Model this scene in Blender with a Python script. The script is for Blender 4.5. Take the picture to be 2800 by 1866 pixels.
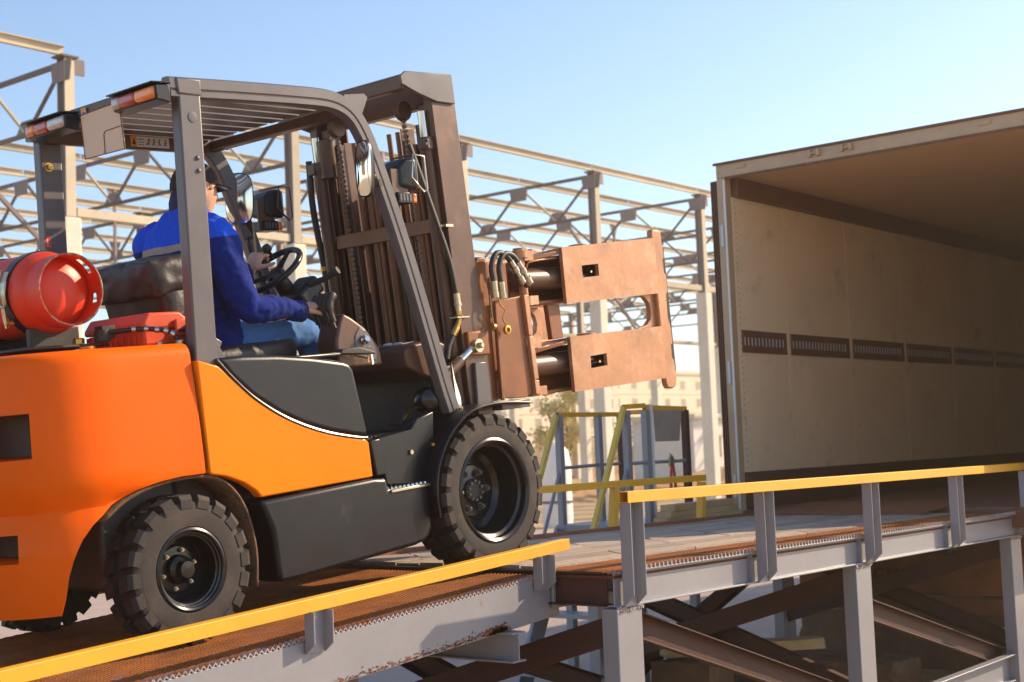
import bpy, bmesh, math, random
import numpy as np
from mathutils import Vector, Matrix
random.seed(7)
R = math.radians
scn = bpy.context.scene
for o in list(bpy.data.objects): bpy.data.objects.remove(o)
COL = scn.collection

# ------------------------------------------------------------------ camera
YAW, PITCH, ROLL = R(38.91), R(4.4), R(-2.23)
fwd = Vector((math.cos(YAW)*math.cos(PITCH), math.sin(YAW)*math.cos(PITCH), math.sin(PITCH)))
rgt = Vector((math.sin(YAW), -math.cos(YAW), 0)); upv = rgt.cross(fwd)
r2 = rgt*math.cos(ROLL)+upv*math.sin(ROLL); u2 = upv*math.cos(ROLL)-rgt*math.sin(ROLL)
cd = bpy.data.cameras.new('camera'); cam = bpy.data.objects.new('camera', cd); COL.objects.link(cam)
m = Matrix.Identity(4)
for i in range(3):
    m[i][0], m[i][1], m[i][2] = r2[i], u2[i], -fwd[i]
m[2][3] = 1.8
cam.matrix_world = m
cd.lens = 50; cd.sensor_width = 36; cd.clip_start = .05; cd.clip_end = 3000
cd.dof.use_dof = True; cd.dof.focus_distance = 6.1; cd.dof.aperture_fstop = 4.5
scn.camera = cam

# ------------------------------------------------------------------ sky, sun, exposure
SUN_AZ, SUN_EL = R(-27), R(30)
sd = Vector((math.cos(SUN_AZ)*math.cos(SUN_EL), math.sin(SUN_AZ)*math.cos(SUN_EL), math.sin(SUN_EL)))
w = bpy.data.worlds.new('World'); scn.world = w; w.use_nodes = True
nt = w.node_tree; bg = nt.nodes['Background']
sky = nt.nodes.new('ShaderNodeTexSky'); sky.sky_type = 'NISHITA'; sky.sun_disc = False
sky.sun_elevation = SUN_EL; sky.sun_rotation = math.atan2(sd.x, sd.y)
sky.air_density = 1.0; sky.dust_density = .45; sky.ozone_density = 2.4; sky.altitude = 100
nt.links.new(sky.outputs[0], bg.inputs[0]); bg.inputs[1].default_value = .15
sl = bpy.data.lights.new('sun', 'SUN'); sl.energy = 5.0; sl.angle = R(.6); sl.color = (1, .78, .52)
so = bpy.data.objects.new('sun', sl); COL.objects.link(so)
so.rotation_euler = sd.to_track_quat('Z', 'Y').to_euler()
vs = scn.view_settings; vs.view_transform = 'Standard'; vs.look = 'None'; vs.exposure = .6; vs.gamma = 1
scn.render.engine = 'CYCLES'
scn.cycles.max_bounces = 8; scn.cycles.volume_bounces = 1

# ------------------------------------------------------------------ materials
MATS = {}
def M(name, col, rough=.5, metal=0., var=.12, scale=6., bump=0., bscale=120., spots=None, coat=0., stretch=None, spec=.5, fine=0., rnd=0.):
    """procedural surface: large soft tone variation, optional patches of a second colour, fine relief"""
    if name in MATS: return MATS[name]
    mt = bpy.data.materials.new(name); mt.use_nodes = True; t = mt.node_tree; N = t.nodes; Lk = t.links
    b = N['Principled BSDF']; tc = N.new('ShaderNodeTexCoord'); oi = N.new('ShaderNodeObjectInfo')
    ad = N.new('ShaderNodeVectorMath'); ad.operation = 'ADD'
    mu = N.new('ShaderNodeVectorMath'); mu.operation = 'SCALE'; mu.inputs[0].default_value = (37, 17, 53)
    Lk.new(oi.outputs['Random'], mu.inputs['Scale']); Lk.new(tc.outputs['Object'], ad.inputs[0]); Lk.new(mu.outputs[0], ad.inputs[1])
    vec = ad.outputs[0]
    if stretch:
        mp = N.new('ShaderNodeMapping'); mp.inputs['Scale'].default_value = stretch; Lk.new(vec, mp.inputs[0]); vec = mp.outputs[0]
    n1 = N.new('ShaderNodeTexNoise'); n1.inputs['Scale'].default_value = scale; n1.inputs['Detail'].default_value = 6; n1.inputs['Roughness'].default_value = .62
    Lk.new(vec, n1.inputs['Vector'])
    mr = N.new('ShaderNodeMapRange'); mr.inputs[1].default_value = .3; mr.inputs[2].default_value = .7
    mr.inputs[3].default_value = 1-var; mr.inputs[4].default_value = 1+var; Lk.new(n1.outputs[0], mr.inputs[0])
    sc = N.new('ShaderNodeVectorMath'); sc.operation = 'SCALE'; sc.inputs[0].default_value = col[:3]; Lk.new(mr.outputs[0], sc.inputs['Scale'])
    out = sc.outputs[0]
    if fine:
        n4 = N.new('ShaderNodeTexNoise'); n4.inputs['Scale'].default_value = scale*14; n4.inputs['Detail'].default_value = 3; Lk.new(vec, n4.inputs['Vector'])
        m4 = N.new('ShaderNodeMapRange'); m4.inputs[1].default_value = .35; m4.inputs[2].default_value = .65; m4.inputs[3].default_value = 1-fine; m4.inputs[4].default_value = 1+fine
        Lk.new(n4.outputs[0], m4.inputs[0]); s4 = N.new('ShaderNodeVectorMath'); s4.operation = 'SCALE'; Lk.new(out, s4.inputs[0]); Lk.new(m4.outputs[0], s4.inputs['Scale']); out = s4.outputs[0]
    if rnd:
        m5 = N.new('ShaderNodeMapRange'); m5.inputs[3].default_value = 1-rnd; m5.inputs[4].default_value = 1+rnd; Lk.new(oi.outputs['Random'], m5.inputs[0])
        s5 = N.new('ShaderNodeVectorMath'); s5.operation = 'SCALE'; Lk.new(out, s5.inputs[0]); Lk.new(m5.outputs[0], s5.inputs['Scale']); out = s5.outputs[0]
    rr = N.new('ShaderNodeMapRange'); rr.inputs[3].default_value = max(.02, rough-.08); rr.inputs[4].default_value = min(1, rough+.12); Lk.new(n1.outputs[0], rr.inputs[0])
    rout = rr.outputs[0]
    for sp in ([spots] if spots and not isinstance(spots, list) else (spots or [])):
        c2, lo, hi, s2 = sp[:4]
        n2 = N.new('ShaderNodeTexNoise'); n2.inputs['Scale'].default_value = s2; n2.inputs['Detail'].default_value = 9; n2.inputs['Roughness'].default_value = .7
        Lk.new(vec, n2.inputs['Vector'])
        m2 = N.new('ShaderNodeMapRange'); m2.inputs[1].default_value = lo; m2.inputs[2].default_value = hi; Lk.new(n2.outputs[0], m2.inputs[0])
        mx = N.new('ShaderNodeMix'); mx.data_type = 'RGBA'; Lk.new(m2.outputs[0], mx.inputs[0]); Lk.new(out, mx.inputs[6]); mx.inputs[7].default_value = (*c2, 1)
        out = mx.outputs[2]
        r3 = N.new('ShaderNodeMix'); r3.data_type = 'FLOAT'; Lk.new(m2.outputs[0], r3.inputs[0]); Lk.new(rout, r3.inputs[2]); r3.inputs[3].default_value = .8; rout = r3.outputs[0]
    Lk.new(out, b.inputs['Base Color']); Lk.new(rout, b.inputs['Roughness'])
    b.inputs['Metallic'].default_value = metal; b.inputs['Specular IOR Level'].default_value = spec
    if coat: b.inputs['Coat Weight'].default_value = coat; b.inputs['Coat Roughness'].default_value = .06
    if bump:
        n3 = N.new('ShaderNodeTexNoise'); n3.inputs['Scale'].default_value = bscale; n3.inputs['Detail'].default_value = 5; Lk.new(vec, n3.inputs['Vector'])
        bp = N.new('ShaderNodeBump'); bp.inputs['Strength'].default_value = bump; bp.inputs['Distance'].default_value = .01
        Lk.new(n3.outputs[0], bp.inputs['Height']); Lk.new(bp.outputs[0], b.inputs['Normal'])
    MATS[name] = mt
    return mt
RUST = (.20, .065, .022)
M('orange', (.92, .225, .001), .36, 0, .05, 3, .02, 40, coat=.10, spec=.12, spots=((.45, .16, .03), .72, .8, 30))
M('orange_vignette', (.90, .125, .0), .34, 0, .06, 3, .02, 40, coat=.10, spec=.10, spots=((.4, .08, .02), .7, .8, 25))  # the orange paint again, reddened to imitate vignette darkening and toning
M('tank_red', (.72, .040, .008), .42, 0, .10, 5, .03, 60, spots=((.30, .03, .012), .66, .8, 14))
M('box_red', (.70, .075, .02), .5, 0, .08, 8, .05, 200)
M('black_plastic', (.0075, .0072, .0125), .30, 0, .3, 5, .06, 260, spec=.42, spots=((.040, .031, .028), .60, .9, 8))
M('black_dusty', (.035, .026, .024), .55, 0, .3, 7, .1, 150, spots=((.13, .085, .055), .52, .8, 11))
M('black_gloss', (.012, .011, .013), .2, 0, .2, 9, spots=((.07, .05, .04), .64, .85, 18))
M('guard_grey', (.115, .100, .105), .33, 0, .1, 4, .03, 180, spots=((.24, .2, .17), .62, .85, 12))
M('mast_flare_brown', (.105, .050, .032), .36, .2, .2, 6, .04, 120, spots=((.17, .085, .045), .58, .85, 9))  # grey steel with the lens flare's warm tint put into the colour
M('clamp_flare_tan', (.47, .225, .115), .36, .3, .22, 3, .08, 60, fine=.06, spots=[((.58, .38, .27), .52, .72, 4), ((.16, .07, .04), .64, .74, 18), ((.55, .50, .46), .68, .72, 36)])  # base carries the flare's peach glow; spots are wear and bare steel
M('clamp_flare_dark', (.24, .080, .026), .42, .15, .2, 6, .05, 90, spots=((.09, .04, .02), .6, .8, 15))  # deeper clamp tone, the flare's orange glow mixed into the colour
M('mast_flare_orange', (.18, .066, .026), .4, .1, .2, 6, .04, 120, spots=((.20, .08, .03), .58, .85, 9))  # orange flare glow over the lower mast, painted into the colour
M('chrome', (.62, .6, .58), .16, 1, .08, 10)
M('zinc', (.55, .48, .34), .3, .9, .15, 20)
M('brass', (.62, .38, .10), .3, .9, .15, 20)
M('rubber', (.030, .023, .022), .75, 0, .22, 6, .12, 240, spots=((.085, .058, .045), .50, .78, 7))
M('hose_rubber', (.03, .022, .02), .5, 0, .2, 20)
M('leather', (.026, .019, .020), .48, 0, .25, 8, .25, 42, spots=((.11, .08, .075), .6, .85, 10))
M('steel_grey', (.275, .272, .305), .42, .15, .07, 1.6, .05, 50, fine=.02, spots=[((.24, .11, .05), .66, .78, 6), ((.12, .09, .075), .71, .75, 40)])
M('steel_rusty_edge', (.36, .33, .34), .55, .1, .15, 4, .15, 70, spots=((.34, .15, .05), .50, .66, 16))
M('primer', (.050, .011, .008), .6, 0, .25, 3, .08, 70, spots=((.085, .026, .016), .56, .8, 6))
M('yellow', (.78, .39, .022), .44, 0, .09, 3, .05, 60, spots=[((.45, .25, .09), .62, .78, 11), ((.62, .50, .36), .68, .74, 26), ((.07, .04, .02), .70, .74, 48)])
M('yellow_pale', (.78, .52, .10), .5, 0, .07, 3, .04, 60)
M('rust_mesh', (.36, .115, .022), .75, .2, .35, 5, .3, 150, spots=((.30, .16, .14), .56, .72, 4))
M('rust_plate', (.13, .035, .014), .85, 0, .4, 3, .4, 60, spots=((.06, .018, .012), .5, .7, 4))
M('rust_edge', (.24, .085, .035), .75, 0, .25, 6, .2, 60)
M('wood_deck', (.42, .325, .255), .8, 0, .30, 5, .6, 30, stretch=(.5, 10, 10), fine=.22, rnd=.22, spots=[((.20, .165, .16), .52, .70, 5), ((.52, .36, .20), .56, .72, 2.2), ((.05, .035, .03), .66, .72, 9)])
M('gravel', (.36, .21, .09), .95, 0, .35, 3, .8, 25)
M('trailer_frame', (.50, .34, .21), .5, 0, .12, 3, .05, 60, spots=((.20, .09, .045), .62, .8, 9))
M('trailer_rubber', (.15, .055, .028), .6, 0, .2, 5)
M('trailer_wall', (.92, .68, .44), .5, 0, .07, 1.2, .06, 40, spots=[((.55, .38, .24), .58, .8, 3), ((.22, .14, .09), .69, .74, 9)])
M('trailer_roof', (.74, .48, .28), .7, 0, .06, 2)
M('kick', (.12, .055, .04), .6, 0, .15, 4)
M('trailer_floor', (.17, .085, .06), .65, 0, .3, 3, .2, 30, stretch=(1, 6, 1))
M('rail_track', (.20, .088, .05), .45, .2, .15, 5)
M('beam_cream', (.52, .44, .32), .7, 0, .14, 1.2, rnd=.18, spots=((.34, .24, .15), .6, .75, 2))  # building steel in its sunlit tone, the light put into the colour
M('beam_dark', (.12, .085, .08), .7, 0, .2, 2, rnd=.2)  # same building steel, with its shade put into the colour
M('column_steel', (.22, .17, .165), .7, 0, .15, 1.5, rnd=.15)
M('concrete', (.70, .63, .52), .85, 0, .12, 1.5, .2, 20, spots=((.5, .38, .25), .6, .8, 3))
M('block_concrete', (.15, .085, .05), .9, 0, .25, 3, .6, 25, spots=((.24, .14, .06), .56, .7, 6))
M('facade', (.72, .62, .47), .85, 0, .06, .25)
M('window_dark', (.22, .15, .10), .3, 0, .2, 1)
M('plaster_trim', (.66, .58, .46), .8, 0, .08, 1)
M('pale_metal', (.60, .58, .56), .5, .1, .1, 2)
M('bush', (.26, .25, .06), .8, 0, .3, 2)
M('bush_yellow', (.55, .45, .10), .8, 0, .3, 2)
M('bark', (.12, .08, .05), .9, 0, .3, 5)
M('plate_beige', (.66, .45, .30), .45, 0, .05, 3, coat=.1)
M('plate_edge', (.16, .06, .03), .6)
M('lens_orange', (.85, .22, .01), .18, 0, .15, 18, coat=.8)
M('lens_red', (.42, .035, .012), .18, 0, .15, 18, coat=.8)
M('lens_clear', (.50, .42, .38), .15, .2, .2, 30, coat=.8)
M('mirror', (.86, .88, .9), .03, 1, .02, 3)
M('sticker_white', (.75, .74, .74), .5)
M('sticker_orange', (.85, .30, .02), .5)
M('sticker_red', (.75, .05, .015), .45)
M('ink', (.03, .028, .03), .6)
M('skin', (.72, .40, .27), .5, 0, .12, 14, .06, 300, spots=((.50, .20, .12), .58, .8, 20))
M('hair', (.22, .13, .055), .7, 0, .3, 40, .3, 300)
M('cap_cloth', (.028, .018, .026), .85, 0, .2, 20, .2, 500)
M('navy', (.022, .022, .105), .8, 0, .2, 10, .2, 400)
M('denim', (.05, .17, .46), .8, 0, .2, 9, .15, 400)
M('shoe', (.02, .016, .015), .6)
M('screen', (.42, .36, .45), .12, 0, .1, 8, coat=.8)
M('white_paint', (.78, .75, .70), .7, 0, .06, 2)
M('glove_red', (.50, .05, .02), .7, 0, .2, 10)

def tag(o, label=None, cat=None, group=None, kind=None):
    if label: o['label'] = label
    if cat: o['category'] = cat
    if group: o['group'] = group
    if kind: o['kind'] = kind
    return o
def empty(name, loc=(0, 0, 0), mat=None):
    o = bpy.data.objects.new(name, None); COL.objects.link(o); o.empty_display_size = .2
    if mat is not None: o.matrix_world = mat
    else: o.location = loc
    return o
def link(name, me, mat=None, parent=None):
    o = bpy.data.objects.new(name, me); COL.objects.link(o)
    if mat is not None and not me.materials: me.materials.append(MATS[mat] if isinstance(mat, str) else mat)
    if parent is not None: o.parent = parent
    return o
def V(*a): return np.array(a if len(a) > 1 else a[0], float)
def nrm(v): v = np.asarray(v, float); return v/max(1e-9, np.linalg.norm(v))
def frame(d, up=(0, 0, 1)):
    d = nrm(d); up = np.asarray(up, float)
    if abs(d@nrm(up)) > .98: up = np.array([1., 0, 0])
    s = nrm(np.cross(d, up)); u = np.cross(s, d); return d, s, u
class MB:
    """collects boxes, bars, tubes, lathes and prisms; build() links them as ONE mesh object"""
    def __init__(s): s.v = []; s.f = []
    def add(s, vs, fs):
        b = len(s.v); s.v += [tuple(float(c) for c in p) for p in vs]; s.f += [tuple(b+i for i in f) for f in fs]; return s
    def box(s, c, d, rot=None):
        c = V(c); d = V(d)/2; vs = []
        for x in (-1, 1):
            for y in (-1, 1):
                for z in (-1, 1):
                    p = V(x*d[0], y*d[1], z*d[2])
                    if rot is not None: p = np.array(rot)@p
                    vs.append(c+p)
        return s.add(vs, [(0, 1, 3, 2), (4, 6, 7, 5), (0, 4, 5, 1), (2, 3, 7, 6), (0, 2, 6, 4), (1, 5, 7, 3)])
    def bb(s, x0, x1, y0, y1, z0, z1): return s.box(((x0+x1)/2, (y0+y1)/2, (z0+z1)/2), (abs(x1-x0), abs(y1-y0), abs(z1-z0)))
    def bar(s, p, q, wd, h, up=(0, 0, 1)):
        p, q = V(p), V(q); d, si, u = frame(q-p, up); vs = []
        for e in (p, q):
            for a, b in ((-1, -1), (1, -1), (1, 1), (-1, 1)): vs.append(e+si*a*wd/2+u*b*h/2)
        return s.add(vs, [(3, 2, 1, 0), (4, 5, 6, 7), (0, 1, 5, 4), (1, 2, 6, 5), (2, 3, 7, 6), (3, 0, 4, 7)])
    def sect(s, p, q, poly, up=(0, 0, 1)):
        """sweep a 2-D section (side, up) from p to q"""
        p, q = V(p), V(q); d, si, u = frame(q-p, up); n = len(poly)
        vs = [p+si*a+u*b for a, b in poly]+[q+si*a+u*b for a, b in poly]
        return s.add(vs, [tuple(range(n))[::-1], tuple(range(n, 2*n))]+[(i, (i+1) % n, n+(i+1) % n, n+i) for i in range(n)])
    def prism(s, pts, ext):
        n = len(pts); ext = V(ext); a = [V(p) for p in pts]; vs = a+[p+ext for p in a]
        nn = sum((np.cross(a[i]-a[0], a[(i+1) % n]-a[0]) for i in range(1, n-1)), np.zeros(3))
        if nn@ext > 0: fs = [tuple(range(n))[::-1], tuple(range(n, 2*n))]+[(i, (i+1) % n, n+(i+1) % n, n+i) for i in range(n)]
        else: fs = [tuple(range(n)), tuple(range(n, 2*n))[::-1]]+[(n+i, n+(i+1) % n, (i+1) % n, i) for i in range(n)]
        return s.add(vs, fs)
    def tube(s, pts, r, n=10, closed=False, flat=1., up=(0, 0, 1), cap=True):
        pts = [V(p) for p in pts]; k = len(pts); rs = r if hasattr(r, '__len__') else [r]*k; vs = []; fs = []
        tan = []
        for i in range(k):
            a = pts[(i-1) % k] if closed or i else pts[0]; b = pts[(i+1) % k] if closed or i < k-1 else pts[-1]
            tan.append(nrm(b-a))
        _, si, u = frame(tan[0], up)
        for i in range(k):
            d = tan[i]; si = nrm(si-d*(si@d)); u = np.cross(si, d)
            for j in range(n):
                t = 2*math.pi*j/n; vs.append(pts[i]+si*math.cos(t)*rs[i]+u*math.sin(t)*rs[i]*flat)
        for i in range(k if closed else k-1):
            for j in range(n):
                a, b = i*n+j, i*n+(j+1) % n; c, e = ((i+1) % k)*n+(j+1) % n, ((i+1) % k)*n+j
                fs.append((a, b, c, e))
        if not closed and cap: fs += [tuple(range(n))[::-1], tuple(range((k-1)*n, k*n))]
        return s.add(vs, fs)
    def lathe(s, prof, o, ax, n=40, closed=False, c0=True, c1=True):
        """prof: (radius, distance along axis)"""
        o = V(o); d, si, u = frame(ax); vs = []; fs = []; k = len(prof)
        for r, a in prof:
            for j in range(n):
                t = 2*math.pi*j/n; vs.append(o+d*a+(si*math.cos(t)+u*math.sin(t))*r)
        for i in range(k if closed else k-1):
            for j in range(n):
                i2 = (i+1) % k; fs.append((i*n+j, i2*n+j, i2*n+(j+1) % n, i*n+(j+1) % n))
        if not closed:
            if c0 and prof[0][0] > 1e-4: fs.append(tuple(range(n)))
            if c1 and prof[-1][0] > 1e-4: fs.append(tuple(range((k-1)*n, k*n))[::-1])
        return s.add(vs, fs)
    def hexnut(s, c, ax, r, h): return s.lathe([(r, 0), (r, h*.8), (r*.85, h)], c, ax, 6)
    def mesh(s, name, smooth=0):
        me = bpy.data.meshes.new(name); me.from_pydata(s.v, [], s.f); me.validate()
        bm = bmesh.new(); bm.from_mesh(me); bmesh.ops.recalc_face_normals(bm, faces=bm.faces); bm.to_mesh(me); bm.free()
        if smooth:
            for p in me.polygons: p.use_smooth = True
            me.set_sharp_from_angle(angle=R(smooth))
        return me
    def build(s, name, mat, parent=None, smooth=0, bevel=0., seg=2):
        o = link(name, s.mesh(name, smooth), mat, parent)
        if bevel:
            b = o.modifiers.new('bevel', 'BEVEL'); b.width = bevel; b.segments = seg; b.limit_method = 'ANGLE'; b.angle_limit = R(35)
            b.harden_normals = False
            if not smooth:
                for p in o.data.polygons: p.use_smooth = True
                o.data.set_sharp_from_angle(angle=R(30))
        return o
def xz(pts, y): return [(a, y, b) for a, b in pts]
def spline(pts, k=6):
    """Catmull-Rom through the points"""
    P = [V(p) for p in pts]; P = [2*P[0]-P[1]]+P+[2*P[-1]-P[-2]]; out = []
    for i in range(1, len(P)-2):
        for j in range(k):
            t = j/k; a, b, c, d = P[i-1], P[i], P[i+1], P[i+2]
            out.append(.5*((2*b)+(c-a)*t+(2*a-5*b+4*c-d)*t*t+(3*b-a-3*c+d)*t**3))
    out.append(P[-2]); return out
C_SEC = lambda w_, h_, t_: [(-w_/2, -h_/2), (w_/2, -h_/2), (w_/2, -h_/2+t_), (-w_/2+t_, -h_/2+t_), (-w_/2+t_, h_/2-t_), (w_/2, h_/2-t_), (w_/2, h_/2), (-w_/2, h_/2)]
def copy_tree(o, parent=None):
    c = o.copy(); COL.objects.link(c); c.parent = parent
    for k in o.children: copy_tree(k, c)
    return c
# ------------------------------------------------------------------ ground
def ground_mat(name, c1, c2, c3, s1=.25, s2=3., bump=.6):
    mt = bpy.data.materials.new(name); mt.use_nodes = True; t = mt.node_tree; N = t.nodes; Lk = t.links; b = N['Principled BSDF']
    tc = N.new('ShaderNodeTexCoord')
    def noise(s, d=8):
        n = N.new('ShaderNodeTexNoise'); n.inputs['Scale'].default_value = s; n.inputs['Detail'].default_value = d; n.inputs['Roughness'].default_value = .65; Lk.new(tc.outputs['Object'], n.inputs['Vector']); return n
    a, bn, cn = noise(s1), noise(s2), noise(28)
    def mixc(f, lo, hi, A, B):
        r = N.new('ShaderNodeMapRange'); r.inputs[1].default_value = lo; r.inputs[2].default_value = hi; Lk.new(f, r.inputs[0])
        x = N.new('ShaderNodeMix'); x.data_type = 'RGBA'; Lk.new(r.outputs[0], x.inputs[0])
        for k, q in ((6, A), (7, B)):
            if isinstance(q, tuple): x.inputs[k].default_value = (*q, 1)
            else: Lk.new(q, x.inputs[k])
        return x.outputs[2]
    o = mixc(a.outputs[0], .4, .62, c1, c2); o = mixc(bn.outputs[0], .5, .72, o, c3)
    Lk.new(o, b.inputs['Base Color']); b.inputs['Roughness'].default_value = .95
    bp = N.new('ShaderNodeBump'); bp.inputs['Strength'].default_value = bump; bp.inputs['Distance'].default_value = .05
    Lk.new(cn.outputs[0], bp.inputs['Height']); Lk.new(bp.outputs[0], b.inputs['Normal'])
    MATS[name] = mt
ground_mat('dirt', (.40, .27, .14), (.50, .37, .22), (.33, .19, .085))
ground_mat('apron', (.40, .31, .27), (.34, .25, .21), (.45, .36, .31), .5, 4, .3)
ground_mat('mound', (.42, .22, .08), (.52, .34, .16), (.33, .16, .06), .3, 2, .8)
g = MB().add([(-300, -300, 0), (600, -300, 0), (600, 700, 0), (-300, 700, 0)], [(0, 1, 2, 3)]).build('ground', 'dirt'); tag(g, kind='structure')
ap = MB().add([(-4, 5.9, .004), (60, 5.9, .004), (60, 20.2, .004), (-4, 20.2, .004)], [(0, 1, 2, 3)]).build('concrete_apron', 'apron'); tag(ap, kind='structure')
def mound(name, x0, x1, y0, y1, h, nx=60, ny=24, seed=1):
    rng = np.random.RandomState(seed); ph = rng.rand(8)*6.28; vs = []; fs = []
    for j in range(ny+1):
        for i in range(nx+1):
            u, v = i/nx, j/ny; x, y = x0+(x1-x0)*u, y0+(y1-y0)*v
            e = min(1, 4*u*(1-u)*1.6)*(math.sin(math.pi*v)**.8)
            b = .55+.25*math.sin(u*11+ph[0])+.2*math.sin(u*23+v*5+ph[1])+.12*math.sin(u*47+v*19+ph[2])+.08*math.sin(u*91+v*31+ph[3])
            vs.append((x, y, -.02+h*e*max(.08, b)+.05*h*rng.rand()*e))
    for j in range(ny):
        for i in range(nx): a = j*(nx+1)+i; fs.append((a, a+1, a+nx+2, a+nx+1))
    o = MB().add(vs, fs).build(name, 'mound', smooth=60); tag(o, kind='structure'); return o
mound('dirt_mound', 52, 100, 42, 52, 1.9, seed=2)
mound('dirt_mound', 34, 62, 27.5, 31, .85, seed=5)
mound('dirt_mound', 90, 150, 66, 84, 3.0, seed=9)

# ------------------------------------------------------------------ loading platform
DZ = lambda x: 1.272-.007*(x-5.1)
PX0, PX1, PY0, PY1 = 5.10, 10.2, 3.57, 5.44
plat = empty('loading_platform', (5.1, 3.57, 0)); tag(plat, 'grey steel loading platform on tall legs with a planked deck before the trailer', 'platform')
PB = Matrix.Translation((-5.1, -3.57, 0))
def pbuild(mb, name, mat, parent=None, **k):
    mb.v = [(a-5.1, b-3.57, c) for a, b, c in mb.v]; return mb.build(name, mat, parent or plat, **k)
I_SEC = lambda wd, h, tf, tw: [(-wd/2, -h/2), (wd/2, -h/2), (wd/2, -h/2+tf), (tw/2, -h/2+tf), (tw/2, h/2-tf), (wd/2, h/2-tf), (wd/2, h/2), (-wd/2, h/2), (-wd/2, h/2-tf), (-tw/2, h/2-tf), (-tw/2, -h/2+tf), (-wd/2, -h/2+tf)]
for y, nm in ((PY0+.035, 'edge_girder'), (PY1-.035, 'edge_girder')):
    mb = MB().sect((PX0, y, DZ(PX0)-.09), (PX1+.05, y, DZ(PX1)-.09), I_SEC(.07, .155, .009, .008)); pbuild(mb, nm, 'steel_grey', bevel=.002)
pbuild(MB().sect((PX0+.02, PY0+.08, DZ(PX0)-.09), (PX0+.02, PY1-.08, DZ(PX0)-.09), I_SEC(.07, .15, .009, .008)), 'end_girder', 'primer', bevel=.002)
for x in (6.3, 7.5, 8.7, 9.95):
    pbuild(MB().sect((x, PY0+.08, DZ(x)-.10), (x, PY1-.08, DZ(x)-.10), I_SEC(.06, .12, .008, .007)), 'cross_girder', 'primer')
posts = (5.165, 6.335, 7.56, 8.80, 10.06)
POST = [(-.052, -.032), (.052, -.032), (.052, .032), (.045, .032), (.045, -.024), (-.045, -.024), (-.045, .032), (-.052, .032)]
for x in posts:
    # channel post, open towards the outside, lower corners cut away
    z0, z1 = DZ(x)-.165, DZ(x)+.282; yb, yf = 3.566, 3.508; t = .006; hw = .052
    mb = MB()
    mb.bb(x-hw, x+hw, yb-t, yb, z0, z1)
    for s_ in (-1, 1):
        xs = x+s_*(hw-t/2)
        mb.prism([(xs-t/2, yb-t, z0), (xs-t/2, yf, z0+.05), (xs-t/2, yf, z1), (xs-t/2, yb-t, z1)], (t, 0, 0))
    po = pbuild(mb, 'rail_post', 'steel_grey', bevel=.0015)
    mb = MB().lathe([(.006, 0), (.006, .006), (.003, .008)], (x-.02, yb-t-.0005, z1-.03), (0, -1, 0), 8); mb.v = [(a-5.1, b-3.57, c) for a, b, c in mb.v]; mb.build('bolt', 'zinc', po)
for x in posts[1:]:
    pbuild(MB().bb(x-.085, x-.078, PY0+.004, PY0+.031, DZ(x)-.158, DZ(x)-.023), 'stiffener', 'steel_grey')
# square tube rails, hollow ends
def sq_tube(p, q, a, t=.004):
    mb = MB(); p, q = V(p), V(q); d, si, u = frame(q-p); k = a/2
    out = [(-k, -k), (k, -k), (k, k), (-k, k)]; inn = [(s1*(k-t), s2*(k-t)) for s1, s2 in ((-1, -1), (1, -1), (1, 1), (-1, 1))]
    vs = [e+si*x+u*y for e in (p, q) for x, y in out]+[e+si*x+u*y for e in (p, q) for x, y in inn]; fs = []
    for i in range(4):
        j = (i+1) % 4
        fs += [(i, j, 4+j, 4+i), (8+j, 8+i, 12+i, 12+j), (j, i, 8+i, 8+j), (4+i, 4+j, 12+j, 12+i)]
    return mb.add(vs, fs)
def tube_rail(p, q, a, name, mat, parent, off):
    mb = sq_tube(p, q, a); mb.v = [(x-off[0], y-off[1], z-off[2]) for x, y, z in mb.v]; return mb.build(name, mat, parent, bevel=.003)
tube_rail((5.105, 3.537, DZ(5.1)+.307), (11.2, 3.537, DZ(11.2)+.315), .05, 'guard_rail', 'yellow', plat, (5.1, 3.57, 0))
tube_rail((6.3, 5.47, DZ(6.3)+.287), (8.53, 5.47, DZ(8.5)+.302), .045, 'guard_rail', 'yellow', plat, (5.1, 3.57, 0))
tube_rail((8.535, 5.475, DZ(8.5)+.302), (8.98, 5.50, DZ(8.9)+.302), .045, 'guard_rail', 'yellow', plat, (5.1, 3.57, 0))
for x, mt in ((6.6, 'steel_grey'), (7.8, 'yellow'), (8.9, 'yellow')):
    mb = MB().bar((x-.03, 5.475, DZ(x)-.01), (x, 5.47, DZ(x)+.275), .05, .05, (0, 1, 0)); pbuild(mb, 'rail_post', mt, bevel=.002)
# legs and bracing
LEGX = (5.17, 7.49, 9.90)
for x in LEGX:
    for y in (PY0+.045, PY1-.045):
        zt = DZ(x)-.172
        o = pbuild(MB().sect((x, y, 0), (x, y, zt), [(-.095, -.042), (.095, -.042), (.095, .042), (-.095, .042)], (0, 1, 0)), 'leg', 'steel_grey', bevel=.004)
        if y < 4:
            rb = random.Random(int(x*10)); mb = MB()
            for i in range(26): mb.box((x-.10+.2*i/26, y-.046, zt+rb.uniform(-.008, .004)), (.012, .010, rb.uniform(.008, .016)), rot=Matrix.Rotation(rb.random(), 3, 'Y'))
            pbuild(mb, 'weld_bead', 'steel_rusty_edge')
        pbuild(MB().bb(x-.14, x+.14, y-.1, y+.1, -.01, .015), 'foot_plate', 'primer')
BR = C_SEC(.05, .12, .007)
for p, q in (((5.27, 3.69, 1.03), (7.38, 3.69, .36)), ((7.60, 3.69, .845), (9.86, 3.69, .235)), ((5.27, 5.33, 1.0), (7.38, 5.33, .3)), ((7.6, 5.33, .3), (9.8, 5.33, 1.0))):
    pbuild(MB().sect(p, q, BR), 'brace', 'primer', bevel=.002)
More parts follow.
